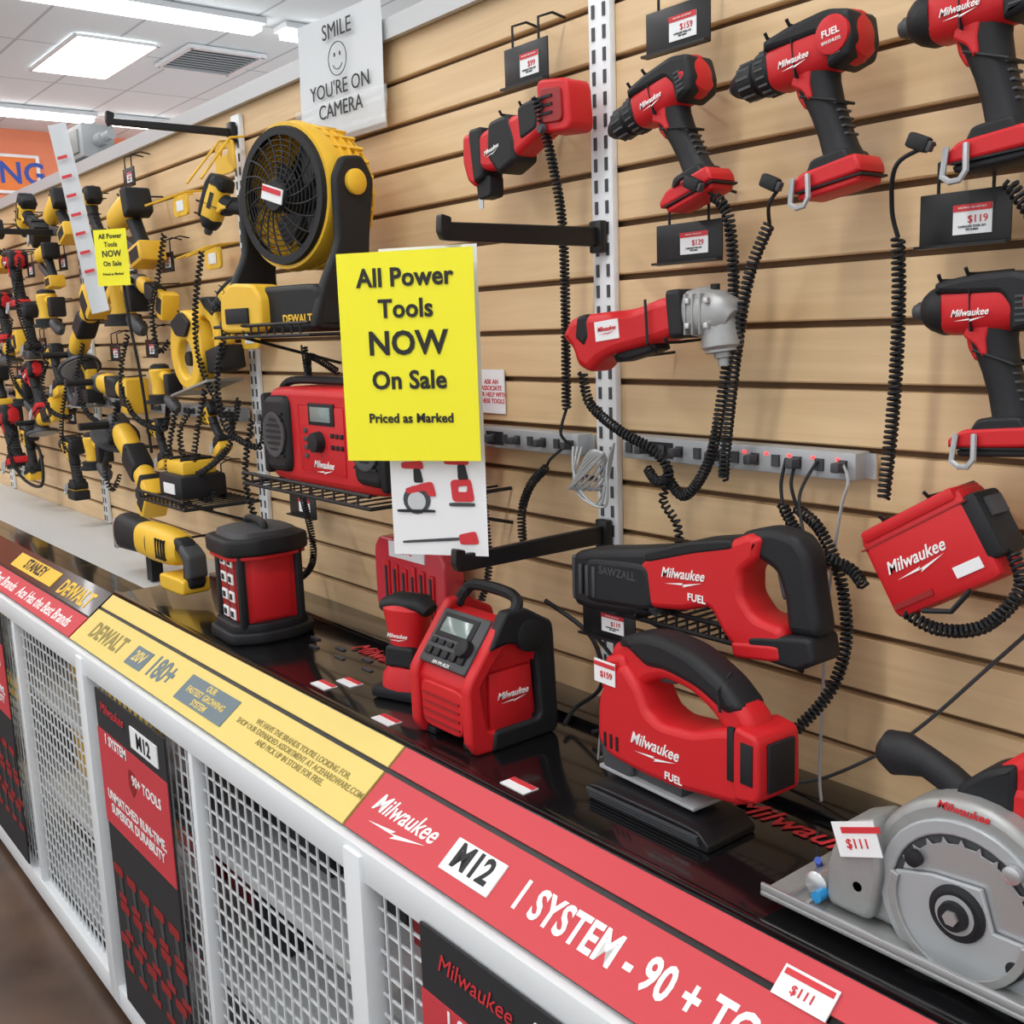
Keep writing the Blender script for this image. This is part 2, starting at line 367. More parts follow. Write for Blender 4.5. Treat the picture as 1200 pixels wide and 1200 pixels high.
def hooks(g,pts,L=.09):
    wires(g,'wall_hook',[[(x,L,z+.004),(x,.0,z),(x,-.022,z),(x,-.026,z+.006)] for x,z in pts],.0022,BLK,1)
def drill(name,loc,rot,col=RED,kind='drill',s=1,yaw=0,brand='M',base=.08,clip=True):
    g=grp(name,loc,rot,yaw,s)
    milw=brand=='M'
    loft(g,'motor_housing',[(.072,0,.002,.015,.014),(.068,0,.001,.025,.024),(.05,0,.001,.0295,.0265),(.0,0,0,.030,.027),(-.028,0,0,.028,.026),(-.038,0,0,.023,.022)],col,28,2.5)
    prof(g,'rubber_top',[(.079,-.008),(.078,.022),(.05,.0325),(.0,.0325),(-.035,.0285),(-.036,.016),(.0,.012),(.035,.010),(.044,-.004),(.044,-.03),(.072,-.026)],0,.0565 if milw else .050,BLK,.007)
    lathe(g,'end_cap',(.060,0,.0),(1,0,0),[(0,.0290),(.008,.0285),(.016,.024),(.02,.012)],BLK if not milw else col)
    boxes(g,'vent_fins',[((.058,0,-.018+.006*k),(.012,.0585,.0022)) for k in range(5)],GREYD)
    box(g,'housing_seam',(.004,0,-.0005),(.0012,.0556,.05),BLK)
    if kind=='drill':
        lathe(g,'clutch_ring',(-.034,0,0),(-1,0,0),[(0,.0245),(.006,.026),(.02,.025),(.022,.021)],BLK)
        boxes(g,'clutch_ribs',[((-.044,math.cos(a)*.0255,math.sin(a)*.0255),(.012,.0025,.0025)) for a in[k*math.pi/9 for k in range(18)]],GREYD)
        lathe(g,'gear_case',(-.055,0,0),(-1,0,0),[(0,.0195),(.004,.0195),(.006,.0220),(.026,.0210),(.030,.0175),(.042,.0115),(.046,.008),(.046,.004)],BLK)
        boxes(g,'chuck_grips',[((-.071,math.cos(a)*.021,math.sin(a)*.021),(.018,.003,.003)) for a in[k*math.pi/6 for k in range(12)]],GREYD)
        lathe(g,'chuck_jaws',(-.1,0,0),(-1,0,0),[(0,.006),(.006,.004)],STEEL,12)
    else:
        lathe(g,'nose_boot',(-.028,0,0),(-1,0,0),[(0,.0275),(.01,.0275),(.022,.0225),(.028,.018),(.029,.012)],BLK)
        lathe(g,'hex_collet',(-.056,0,0),(-1,0,0),[(0,.011),(.010,.011),(.012,.0095),(.016,.008),(.0162,.004)],GREYD)
    loft(g,'grip',[(.014,0,-.014,.029,.0205),(.018,0,-.04,.0225,.0180),(.024,0,-.065,.0190,.0172),(.030,0,-.09,.0183,.017),(.035,0,-.112,.0195,.018),(.037,0,-.128,.025,.021)],BLK,22,2.3)
    boxes(g,'grip_ribs',[((.040+.002*k,0,-.062-.009*k),(.008,.022,.003)) for k in range(5)],GREYD,.001)
    prof(g,'grip_panel',[(.022,-.018),(-.002,-.016),(-.008,-.030),(.006,-.040),(.012,-.052),(.018,-.05),(.017,-.035)],0,.0412,col,.003)
    prof(g,'trigger',[(-.012,-.026),(.004,-.026),(.008,-.058),(-.002,-.056),(-.009,-.043)],0,.017,col if milw else BLK,.004)
    wires(g,'trigger_tie',[[(.003,-.019,-.045),(.045,-.017,-.062),(.045,.017,-.062),(.003,.019,-.045)]],.0018,BLK,1)
    b=base
    prof(g,'foot',[(.032-b*.42,-.127),(.032+b*.40,-.124),(.032+b*.46,-.136),(.032+b*.46,-.146),(.032-b*.62,-.148),(.032-b*.62,-.138)],0,.050,col if milw else BLK,.004)
    prof(g,'foot_rubber',[(.03-b*.24,-.116),(.03+b*.26,-.114),(.03+b*.36,-.130),(.03-b*.36,-.132)],0,.047,BLK,.004)
    prof(g,'battery_dummy',[(.032-b*.54,-.149),(.032+b*.42,-.147),(.032+b*.40,-.156),(.032-b*.5,-.157)],0,.045,BLK if kind=='impact' else col,.003)
    box(g,'foot_seam',(.030,0,-.1475),(b*1.0,.0505,.0022),BLK)
    if not milw: box(g,'battery_pack',(.03,0,-.170),(b*1.0,.056,.034),BLK if int(s*100)%2 else col,.005)
    if clip: wires(g,'belt_clip',[[(-.012,-.028,-.132),(-.014,-.034,-.160),(-.006,-.035,-.166),(.004,-.035,-.166),(.010,-.034,-.158),(.008,-.028,-.132)]],.0032,GREY,1)
    if milw: logo(g,(.004,-.0282,-.006),.046)
    else: box(g,'label',(.015,-.0272,-.004),(.04,.001,.012),INK)
    hooks(g,[(.0,.034),(-.03,.03)],.075)
    return g
g=drill('hammer_drill',(-.752,-.08,1.884),8,kind='drill',s=.99,base=.085)
lathe(g,'rear_badge',(.056,-.026,.002),(0,-1,0),[(0,.021),(.004,.020),(.005,.017)],RED,28)
text(g,'model_text','FUEL',(.056,-.0315,.004),.010,WINK,bold=.02);text(g,'model_text','BRUSHLESS',(.056,-.0315,-.005),.0048,WINK)
drill('cordless_drill',(-.968,-.08,1.880),16,kind='drill',s=.93,base=.088,clip=False)
drill('impact_driver',(-.562,-.08,1.892),4,kind='impact',s=1.0)
drill('impact_driver',(-.540,-.08,1.606),3,kind='impact',s=.95,base=.09)
def grinder(name,loc,rot,s=1,col=YEL,yaw=0,disc=True):
    g=grp(name,loc,rot,yaw,s)
    loft(g,'barrel',[(-.09,0,0,.022,.022),(-.06,0,0,.027,.026),(-.01,0,0,.024,.023),(.05,0,0,.022,.022),(.09,0,0,.025,.024)],col,20,2.5)
    prof(g,'rubber_grip',[(-.02,.027),(.06,.025),(.07,-.024),(-.01,-.027)],0,.05,BLK,.008)
    loft(g,'gear_head',[(-.085,0,.0,.024,.022),(-.105,0,-.002,.026,.025),(-.13,0,-.004,.022,.022),(-.14,0,-.004,.012,.012)],GREYD,20,2.6)
    if disc:
        lathe(g,'wheel_guard',(-.115,0,-.02),(0,0,-1),[(0,.028),(.012,.03),(.014,.055),(.024,.057),(.025,.05)],GREYD,28);lathe(g,'wheel',(-.115,0,-.044),(0,0,-1),[(0,.05),(.003,.05)],ALU,28)
    wires(g,'side_handle',[[(-.11,-.02,0),(-.11,-.09,.0)]],.009,BLK,2)
    box(g,'battery_mount',(.105,0,-.005),(.03,.05,.065),BLK,.005);box(g,'battery',(.135,0,-.008),(.045,.058,.085),col,.006);box(g,'label',(.135,-.0295,-.008),(.03,.001,.05),BLK)
    hooks(g,[(.0,.02)],.09);return g
def sander(name,loc,rot,s=1,col=YEL):
    g=grp(name,loc,rot,0,s)
    lathe(g,'pad',(0,0,-.07),(0,0,1),[(0,.055),(.012,.055),(.014,.045),(.03,.046),(.034,.03)],BLK,28)
    loft(g,'body',[(0,0,-.04,.032,.032),(0,0,-.01,.030,.03),(0,0,.02,.036,.034),(0,0,.045,.040,.036),(0,0,.06,.03,.026)],col,22,2.3)
    loft(g,'palm_rubber',[(0,0,.042,.037,.034),(0,0,.062,.034,.03),(0,0,.068,.02,.02)],BLK,22,2.3)
    loft(g,'rear_grip',[(.02,0,.03,.018,.018),(.07,0,.02,.018,.018),(.10,0,.01,.022,.024)],col,18);box(g,'battery',(.115,0,.0),(.04,.055,.07),BLK,.006)
    loft(g,'dust_bag',[(.04,0,-.05,.012,.012),(.07,0,-.06,.02,.02),(.12,0,-.08,.022,.02),(.14,0,-.09,.012,.01)],GREYD);hooks(g,[(0,.03)],.09);return g
def nailer(name,loc,rot,s=1,yaw=0):
    g=grp(name,loc,rot,yaw,s)
    loft(g,'cylinder',[(-.10,0,0,.03,.028),(-.04,0,0,.034,.032),(.03,0,0,.036,.034),(.055,0,0,.028,.026)],YEL,22,2.5)
    lathe(g,'nose',(-.09,0,0),(-1,0,0),[(0,.024),(.03,.018),(.05,.012),(.06,.010)],BLK,20);prof(g,'vent_cap',[(.03,.037),(.068,.032),(.072,-.03),(.03,-.037)],0,.066,BLK,.006)
    loft(g,'grip',[(.01,0,-.03,.022,.018),(.03,0,-.07,.019,.017),(.045,0,-.11,.022,.02)],BLK,18);prof(g,'magazine',[(-.12,-.01),(-.10,-.03),(.05,-.12),(.04,-.14),(-.13,-.05)],0,.02,GREYD,.003)
    box(g,'battery',(.06,-.0,-.135),(.09,.065,.05),YEL,.006);box(g,'battery_label',(.06,-.033,-.135),(.06,.001,.03),BLK);hooks(g,[(0,.03)],.09);return g
def csaw(name,loc,rot,s,guard,yaw=0):
    g=grp(name,loc,rot,yaw,s)
    prof(g,'guard',[(.105*math.cos(a),.105*math.sin(a)) for a in[math.radians(k*15) for k in range(24)]],0,.045,guard,.008,mode='n',holes=[[(.05*math.cos(a)-.01,.05*math.sin(a)-.02) for a in[math.radians(k*20) for k in range(18)]]])
    lathe(g,'blade',(0,.0,0),(0,-1,0),[(0,.085),(.002,.085)],STEEL,40);lathe(g,'flange',(-.01,-.005,-.02),(0,-1,0),[(0,.02),(.01,.018)],BLK)
    prof(g,'handle',[(.03,.1),(.11,.12),(.18,.07),(.18,-.02),(.14,-.03),(.14,.04),(.1,.07),(.05,.06)],.02,.045,YEL,.008);prof(g,'grip',[(.09,.12),(.15,.11),(.185,.07),(.16,.055),(.12,.085)],.02,.05,BLK,.006)
    prof(g,'guard_cover',[(-.06,.085),(.02,.10),(.07,.06),(.03,.03),(-.03,.045)],-.026,.01,BLK,.003)
    box(g,'shoe',(.0,.02,-.1),(.26,.1,.006),ALU,.001);box(g,'battery',(.15,.02,-.05),(.09,.07,.06),BLK,.006);hooks(g,[(0,.1)],.1);return g
# left cluster
drill('impact_driver',(-4.12,-.08,1.90),0,kind='impact',s=1.1)
drill('cordless_drill',(-4.36,-.08,1.77),0,s=1)
drill('cordless_drill',(-3.90,-.08,2.03),55,YEL,'impact',1.01,0,'D')
nailer('cordless_stapler',(-3.52,-.08,2.03),20,.9)
nailer('cordless_nailer',(-2.84,-.10,1.945),12,1.05)
drill('impact_driver',(-2.33,-.09,1.895),65,YEL,'impact',.9,25,'D')
drill('cordless_drill',(-3.20,-.09,2.0),20,YEL,'drill',.85,0,'D')
sander('orbital_sander',(-2.99,-.09,1.715),0,1.0)
grinder('angle_grinder',(-3.36,-.09,1.64),35,1.15)
csaw('trim_circular_saw',(-3.50,-.09,1.475),0,.72,GREYD)
grinder('oscillating_tool',(-3.12,-.09,1.475),-5,1.15,disc=False)
grinder('angle_grinder',(-3.02,-.09,1.28),-38,1.25)
drill('cordless_drill',(-3.62,-.09,1.27),0,YEL,'drill',.95,0,'D')
drill('impact_driver',(-4.42,-.09,1.33),10,RED,'impact',1.3)
drill('cordless_drill',(-3.98,-.09,1.72),0,GREYD,'impact',.9,0,'D')
sander('orbital_sander',(-3.72,-.09,1.72),0,.9)
drill('cordless_drill',(-4.0,-.09,1.5),20,RED,'drill',1.0)
drill('impact_driver',(-4.75,-.09,1.9),0,RED,'impact',1.1)
drill('impact_driver',(-4.7,-.09,1.6),30,YEL,'impact',1.1,0,'D')
drill('cordless_drill',(-4.15,-.09,1.28),0,YEL,'impact',.9,0,'D')
nailer('cordless_nailer',(-4.35,-.09,2.02),10,1.0)
drill('flashlight',(-2.29,-.09,1.70),35,YEL,'drill',.61,25,'D')
csaw('trim_circular_saw',(-2.50,-.10,1.575),10,.92,YEL)
# denser infill of the far bays
drill('impact_driver',(-3.14,-.09,1.84),30,YEL,'impact',.8,0,'D')
nailer('cordless_nailer',(-3.66,-.09,1.895),5,.75)
grinder('oscillating_tool',(-2.76,-.09,1.73),-20,.8,disc=False)
sander('orbital_sander',(-2.76,-.09,1.49),0,.75)
drill('cordless_drill',(-2.82,-.09,1.37),15,YEL,'drill',.62,0,'D')
sander('orbital_sander',(-3.38,-.09,1.27),0,.85)
grinder('angle_grinder',(-3.85,-.09,1.36),15,.95)
grinder('angle_grinder',(-4.2,-.09,1.60),10,.95)
nailer('cordless_nailer',(-4.5,-.09,1.50),0,.9)
sander('orbital_sander',(-4.15,-.09,1.44),0,.8)
drill('cordless_drill',(-3.72,-.09,1.57),15,YEL,'drill',.8,0,'D')
drill('impact_driver',(-2.46,-.09,1.42),30,YEL,'impact',.6,0,'D')
drill('impact_driver',(-4.6,-.09,1.78),0,GREYD,'impact',1.0,0,'D')

def sh(pts,c): return [(a-c[0],b-c[1]) for a,b in pts]
c=(-1.27,1.88);g=grp('compact_reciprocating_saw',(-1.262,-.070,1.877),0,0,.93)
prof(g,'body',sh([(-1.36,1.9),(-1.30,1.912),(-1.23,1.918),(-1.185,1.93),(-1.175,1.885),(-1.22,1.868),(-1.28,1.842),(-1.33,1.838),(-1.37,1.85)],c),0,.046,RED,.01,r=.3)
prof(g,'rubber_band',sh([(-1.325,1.914),(-1.275,1.92),(-1.258,1.88),(-1.256,1.845),(-1.30,1.828),(-1.33,1.86)],c),0,.052,BLK,.008)
prof(g,'rear_rubber',sh([(-1.250,1.925),(-1.20,1.933),(-1.20,1.885),(-1.245,1.872)],c),0,.050,BLK,.006)
prof(g,'nose',sh([(-1.40,1.905),(-1.355,1.908),(-1.35,1.835),(-1.372,1.818),(-1.39,1.83),(-1.402,1.86)],c),0,.044,RED,.008)
prof(g,'nose_rubber',sh([(-1.382,1.911),(-1.345,1.912),(-1.345,1.83),(-1.370,1.822)],c),0,.048,BLK,.006)
prof(g,'shoe',sh([(-1.375,1.832),(-1.335,1.835),(-1.335,1.800),(-1.370,1.797)],c),0,.03,BLK,.003)
box(g,'blade_stub',(-.11,0,-.085),(.012,.002,.02),STEEL)
prof(g,'battery_mount',sh([(-1.20,1.955),(-1.128,1.946),(-1.122,1.87),(-1.195,1.875)],c),-.001,.050,RED,.005)
prof(g,'battery_window',sh([(-1.187,1.94),(-1.14,1.935),(-1.137,1.885),(-1.183,1.888)],c),-.027,.006,DRED,.002)
boxes(g,'battery_slots',[((.10,-.031,.045-.012*k),(.025,.002,.004)) for k in range(3)],BLK)
lathe(g,'wire_post',(.09,-.030,.0),(0,-1,0),[(0,.008),(.008,.006)],GREYD,12)
logo(g,(-.045,-.0265,-.01),.045,rot=14);hooks(g,[(-.02,.04),(.03,.045)],.07)
c=(-1.0,1.6);g=grp('right_angle_grinder',(-.987,-.095,1.586))
prof(g,'body',sh([(-1.12,1.628),(-1.06,1.632),(-1.0,1.634),(-.96,1.645),(-.925,1.65),(-.918,1.60),(-.96,1.590),(-1.03,1.578),(-1.065,1.566),(-1.085,1.55),(-1.11,1.56),(-1.12,1.585),(-1.142,1.60)],c),0,.052,RED,.012,r=.3)
prof(g,'grip_inlay',sh([(-1.105,1.628),(-1.085,1.631),(-1.08,1.6),(-1.09,1.585),(-1.11,1.598)],c),0,.055,BLK,.006)
prof(g,'paddle_switch',sh([(-1.05,1.577),(-.97,1.592),(-.965,1.58),(-1.04,1.563)],c),0,.03,BLK,.004)
prof(g,'collar',sh([(-.940,1.655),(-.915,1.656),(-.908,1.597),(-.933,1.594)],c),0,.058,BLK,.006)
loft(g,'gear_head',[(.085,0,.026,.028,.025),(.1,0,.027,.031,.028),(.125,0,.022,.030,.028),(.142,0,.018,.024,.024),(.15,0,.014,.015,.016)],ALU,24,2.6)
boxes(g,'gear_head_ribs',[((.095+.012*k,0,.024),(.003,.058,.05)) for k in range(3)],ALU,.001)
lathe(g,'bearing_cap',(.128,0,.02),(.12,0,-1),[(0,.024),(.036,.026),(.040,.022),(.043,.022),(.044,.012),(.05,.012),(.051,.008),(.060,.008)],ALU)
boxes(g,'head_screws',[((.10+.03*i,-.028,.04-.03*j),(.007,.006,.007)) for i in range(2) for j in range(2)],STEEL,.001)
lathe(g,'spindle_lock',(.12,0,.05),(0,0,1),[(0,.006),(.01,.006)],BLK,12)
box(g,'rating_label',(-.045,-.0265,.008),(.045,.001,.026),WHT,rot=Matrix.Rotation(-.1,4,'Y'));logo(g,(-.045,-.0275,.010),.040,mat=RINK,rot=6)
hooks(g,[(-.03,-.03),(.06,-.01)],.09)
wires(g,'trigger_tie',[[(0.03,-.030,.045),(.035,-.032,-.01),(.03,-.01,-.022)]],.002,BLK,1)
g=grp('portable_power_supply',(-.572,-.08,1.350),31)
box(g,'case',(0,0,0),(.135,.055,.10),RED,.01);box(g,'side_module',(.066,0,.004),(.026,.052,.07),BLK,.006)
box(g,'lip',(0,0,.046),(.12,.060,.014),RED,.004);boxes(g,'ports',[((.081,0,.02),(.004,.03,.02))],GREYD)
boxes(g,'ridge',[((-.035,-.028,-.036),(.05,.004,.006))],DRED);box(g,'case_seam',(0,0,.034),(.1365,.0562,.0018),DRED)
logo(g,(-.012,-.0285,.004),.085);box(g,'sticker',(.038,-.0285,-.028),(.032,.001,.012),WHT)
wires(g,'side_cable_loop',[[(-.03,-.03,-.05),(.0,-.03,-.062),(.03,-.03,-.05)]],.003,BLK,1);hooks(g,[(-.03,.055),(.03,.055)],.075)
c=(-.88,1.28);g=grp('reciprocating_saw',(-.882,-.125,1.272),0,0,.96)
prof(g,'gear_boot',sh([(-1.088,1.296),(-1.05,1.306),(-.98,1.316),(-.90,1.33),(-.86,1.318),(-.93,1.30),(-.93,1.25),(-.905,1.235),(-.96,1.222),(-1.05,1.214),(-1.09,1.217)],c),0,.054,BLK,.012,r=.25)
prof(g,'boot_core',sh([(-1.06,1.295),(-.93,1.305),(-.92,1.235),(-1.06,1.225)],c),0,.060,BLK,.010)
prof(g,'nose_opening',sh([(-1.096,1.29),(-1.082,1.292),(-1.082,1.222),(-1.096,1.224)],c),0,.042,GREYD,.004)
boxes(g,'boot_ribs',[((-.185+.014*k,-.030,-.02),(.006,.004,.045)) for k in range(3)],GREYD,.001)
prof(g,'red_body',sh([(-.95,1.305),(-.90,1.328),(-.85,1.34),(-.80,1.35),(-.765,1.366),(-.745,1.362),(-.752,1.335),(-.775,1.315),(-.775,1.285),(-.755,1.262),(-.712,1.256),(-.71,1.222),(-.782,1.212),(-.805,1.232),(-.826,1.262),(-.87,1.248),(-.93,1.24),(-.955,1.26)],c),0,.056,RED,.009,r=.25)
prof(g,'top_rubber',sh([(-.94,1.318),(-.86,1.343),(-.79,1.356),(-.785,1.343),(-.85,1.328),(-.935,1.303)],c),0,.058,BLK,.004)
prof(g,'rear_grip',sh([(-.785,1.364),(-.74,1.376),(-.70,1.370),(-.682,1.35),(-.676,1.31),(-.666,1.262),(-.670,1.25),(-.712,1.248),(-.716,1.29),(-.728,1.322),(-.755,1.334),(-.785,1.338)],c),0,.042,BLK,.011,r=.3)
prof(g,'trigger',sh([(-.735,1.32),(-.722,1.318),(-.716,1.288),(-.726,1.286)],c),0,.02,GREYD,.004)
prof(g,'battery_foot',sh([(-.765,1.238),(-.672,1.254),(-.665,1.222),(-.69,1.208),(-.76,1.212)],c),0,.058,BLK,.006)
prof(g,'red_foot_edge',sh([(-.79,1.225),(-.715,1.236),(-.712,1.214),(-.785,1.204)],c),0,.060,RED,.005)
logo(g,(.01,-.029,.018),.085,rot=4);text(g,'model_text','FUEL',(.035,-.0292,-.010),.014,WINK,bold=.02)
text(g,'boot_text','SAWZALL',(-.11,-.0302,.0),.016,GREYD,bold=.02);hooks(g,[(-.08,-.06),(.08,-.055)],.125)
# jigsaw
c=(-.82,1.12);g=grp('jigsaw',(-.823,-.205,1.119),0,-3,.95)
prof(g,'red_body',sh([(-.952,1.13),(-.925,1.175),(-.90,1.19),(-.872,1.165),(-.855,1.135),(-.83,1.126),(-.775,1.132),(-.735,1.148),(-.69,1.16),(-.676,1.14),(-.676,1.075),(-.70,1.062),(-.76,1.054),(-.80,1.048),(-.86,1.046),(-.93,1.05),(-.955,1.07)],c),0,.068,RED,.01,r=.25)
prof(g,'handle_loop',sh([(-.945,1.165),(-.935,1.205),(-.90,1.226),(-.845,1.232),(-.79,1.224),(-.73,1.2),(-.69,1.17),(-.685,1.14),(-.73,1.14),(-.755,1.162),(-.79,1.178),(-.835,1.182),(-.865,1.170),(-.885,1.15)],c),0,.046,RED,.012,r=.3)
prof(g,'grip_rubber',sh([(-.925,1.216),(-.885,1.232),(-.845,1.237),(-.79,1.230),(-.735,1.206),(-.700,1.178),(-.725,1.162),(-.775,1.184),(-.83,1.192),(-.865,1.188),(-.89,1.200)],c),0,.052,BLK,.012,r=.3)
prof(g,'front_red_cheek',sh([(-.950,1.15),(-.938,1.19),(-.905,1.200),(-.885,1.165),(-.90,1.13),(-.935,1.12)],c),0,.062,RED,.008)
prof(g,'trigger',sh([(-.86,1.19),(-.82,1.192),(-.825,1.174),(-.855,1.170)],c),0,.02,GREYD,.004)
prof(g,'battery_rails',sh([(-.705,1.163),(-.666,1.157),(-.664,1.078),(-.705,1.070)],c),0,.074,RED,.005)
box(g,'battery_port',(.157,0,-.002),(.006,.045,.06),BLK,.002);boxes(g,'battery_gap',[((.112,-.034,.006),(.010,.006,.066)),((.138,-.0375,.002),(.018,.002,.05))],BLK,.0005)
boxes(g,'front_vents',[((-.115+.012*k,-.034,-.045),(.004,.003,.02)) for k in range(3)],BLK)
prof(g,'gear_front',sh([(-.956,1.075),(-.94,1.085),(-.90,1.08),(-.89,1.035),(-.90,1.026),(-.95,1.028)],c),0,.055,GREYD,.005)
prof(g,'front_nose_rubber',sh([(-.962,1.125),(-.945,1.135),(-.93,1.10),(-.935,1.06),(-.962,1.06)],c),0,.05,BLK,.005)
wires(g,'blade_guard_wire',[[(-.142,-.02,-.05),(-.148,-.02,-.088),(-.148,.02,-.088),(-.142,.02,-.05)]],.002,STEEL,1)
box(g,'shoe_plate',(-.045,0,-.091),(.18,.058,.005),GREY,.001);box(g,'shoe_bracket',(-.03,0,-.080),(.09,.04,.018),GREYD,.003)
box(g,'blade',(-.128,0,-.075),(.010,.0015,.04),STEEL)
logo(g,(-.02,-.0348,-.026),.10);text(g,'model_text','FUEL',(.015,-.0348,-.058),.014,WINK,bold=.02)
wires(g,'trigger_tie',[[(.09,-.03,.05),(.085,-.030,.075),(.08,0,.09)]],.002,BLK,1)
box(g,'price_sticker',(-.112,-.0355,.050),(.042,.001,.032),WHT);box(g,'price_sticker_band',(-.112,-.0362,.060),(.042,.001,.006),RINK);text(g,'price_text','$159',(-.108,-.037,.047),.012,RINK,bold=.01)
g=grp('tool_display_block',(-.845,-.215,1.0))
prof(g,'block',[(-.10,0),(-.095,.024),(.085,.024),(.105,.01),(.105,0)],0,.085,GBL,.002)
boxes(g,'ribs',[((0,-.043-.002*k,.008+.005*k),(.185,.004,.003)) for k in range(3)],GREYD)
# circular saw
cx,cz=-.43,1.080
g=grp('circular_saw',(cx,-.25,cz))
box(g,'shoe_plate',(.03,.02,-.061),(.46,.15,.005),ALU,.0015)
box(g,'shoe_front_lip',(.03,-.052,-.056),(.46,.004,.012),STEEL,.001)
boxes(g,'shoe_ribs',[((-.15,.02,-.057),(.004,.14,.006)),((-.17,.02,-.057),(.004,.14,.006))],STEEL)
up=[(.096*math.cos(a),.096*math.sin(a)) for a in[math.radians(-20+k*11) for k in range(20)]]
prof(g,'upper_guard',up+[(-.118,-.02),(-.122,-.055),(.09,-.055)],.0,.046,ALU,.008,mode='n')
rc=lambda R_,n=36:[(R_*math.cos(a),R_*math.sin(a)-.004) for a in[math.radians(k*360/n) for k in range(n)]]
prof(g,'guard_face_ring',rc(.082),-.024,.006,GREY,.002,holes=[rc(.068)],mode='n')
lathe(g,'guard_recess',(0,-.0225,-.004),(0,-1,0),[(0,.068),(.001,.068)],GREYD,48)
NT=24;bl=[]
for k in range(NT):
    a=2*math.pi*k/NT;bl+=[(.060*math.cos(a),.060*math.sin(a)-.004),(.066*math.cos(a+.05),.066*math.sin(a+.05)-.004),(.061*math.cos(a+.09),.061*math.sin(a+.09)-.004)]
prof(g,'blade',bl,-.0262,.002,STEEL,.0002,mode='n')
lg=[(.064*math.cos(a),.064*math.sin(a)-.004) for a in[math.radians(165+k*10) for k in range(20)]]
prof(g,'lower_guard',lg+[(.032,-.01),(.02,.026),(-.028,.022)],-.0315,.005,GREY,.001,mode='n')
prof(g,'lower_guard_rim',[(.066*math.cos(a),.066*math.sin(a)-.004) for a in[math.radians(165+k*10) for k in range(20)]]+[(.058*math.cos(a),.058*math.sin(a)-.004) for a in[math.radians(355-k*10) for k in range(20)]],-.035,.006,ALU,.001,mode='n')
lathe(g,'arbor_flange',(0,-.033,-.004),(0,-1,0),[(0,.026),(.003,.026),(.005,.021),(.006,.021),(.006,.014),(.012,.013),(.012,.006),(.008,.005)],BLK,32)
lathe(g,'flange_washer',(0,-.036,-.004),(0,-1,0),[(0,.018),(.004,.018)],GREY,32)
lathe(g,'arbor_bolt',(0,-.042,-.004),(0,-1,0),[(0,.007),(.006,.007)],STEEL,6)
for k,(a,b) in enumerate(((-.045,.030),(.052,-.035),(-.100,-.02),(.045,.05))): lathe(g,'guard_screw',(a,-.028,b),(0,-1,0),[(0,.008),(.006,.008),(.007,.005)],BLK if k<2 else STEEL,16)
prof(g,'guard_left_box',[(-.135,-.052),(-.135,-.005),(-.118,.040),(-.085,.055),(-.075,.0),(-.085,-.052)],-.01,.05,ALU,.006)
loft(g,'front_knob',[(-.020,.02,.080,.016,.015),(-.042,.02,.094,.015,.014),(-.062,.02,.102,.015,.014),(-.085,.02,.104,.021,.019),(-.1,.02,.101,.022,.019),(-.110,.02,.097,.012,.012)],BLK,22)
prof(g,'knob_mount',[(-.035,.055),(-.022,.100),(.0,.12),(.03,.135),(.03,.07)],.02,.045,BLK,.006)
prof(g,'main_handle',[(-.02,.070),(-.010,.105),(.02,.135),(.07,.172),(.13,.172),(.17,.14),(.17,.03),(.11,.03),(.1,.06),(.12,.115),(.1,.135),(.07,.13),(.045,.10),(.03,.06)],.03,.055,RED,.011,r=.3)
prof(g,'red_housing',[(-.015,.065),(.0,.108),(.04,.118),(.09,.10),(.10,.04),(.0,.03)],.035,.07,RED,.010,r=.3)
prof(g,'handle_rubber',[(.06,.170),(.10,.180),(.15,.162),(.14,.145),(.1,.155),(.07,.148)],.03,.058,BLK,.008)
loft(g,'motor',[(.0,.02,.03,.045,.045),(.0,.06,.03,.048,.048),(.0,.12,.03,.045,.045),(.0,.13,.03,.03,.03)],RED)
wires(g,'depth_lever',[[(-.15,.0,-.055),(-.16,-.01,-.03),(-.155,-.02,-.02)]],.004,BINK,1)
lathe(g,'bevel_knob',(-.150,.0,-.040),(0,-1,0),[(0,.013),(.03,.013),(.033,.009)],STEEL,16)
lathe(g,'blue_bolt',(-.14,-.03,-.045),(0,-1,0),[(0,.006),(.014,.006)],mk('blue_plastic',(.02,.25,.55),.3),12)
Rt=Matrix.Rotation(-.35,4,'Y')
box(g,'price_sticker',(-.100,-.038,.030),(.048,.001,.034),WHT,rot=Rt);box(g,'price_band',(-.096,-.0387,.041),(.044,.0006,.006),RINK,rot=Rt);text(g,'price_text','$111',(-.098,-.0390,.026),.013,RINK,bold=.01,rot=20)
text(g,'logo_text','Milwaukee',(-.005,-.0238,.087),.011,RINK,shear=.35,bold=.02)

# compact radio
g=grp('jobsite_radio',(-1.220,-.212,1.0),0,0)
side=[(-.062,.01),(-.075,.095),(-.068,.11),(-.012,.182),(.01,.185),(.05,.165),(.06,.02)]
prof(g,'red_body',side,0,.125,RED,.008,axis='x',r=.12)
for s_ in(-1,1):
    prof(g,'bumper_frame',[(-.07,0),(-.082,.02),(-.083,.105),(-.012,.198),(.02,.198),(.07,.17),(.075,.0)],s_*.066,.02,RED,.005,axis='x',r=.12,holes=[[(-.048,.03),(-.06,.1),(-.01,.155),(.04,.135),(.05,.03)]])
prof(g,'rear_bumper',[(-.045,.150),(-.012,.202),(.025,.202),(.076,.172),(.082,.0),(-.045,.0),(-.04,.03),(.048,.03),(.04,.14),(-.01,.155)],.0685,.022,BLK,.005,axis='x',r=.12)
bs=((1,0,0),(0,.60,.80),(0,-.80,.60))
R=Matrix.Rotation(math.atan2(.072,.056),4,'X')
def slope(t,o): return (-.068+.056*t-.79*o,.11+.072*t+.61*o)
def onp(x,t,o=0): y,z=slope(t,o);return (x,y,z)
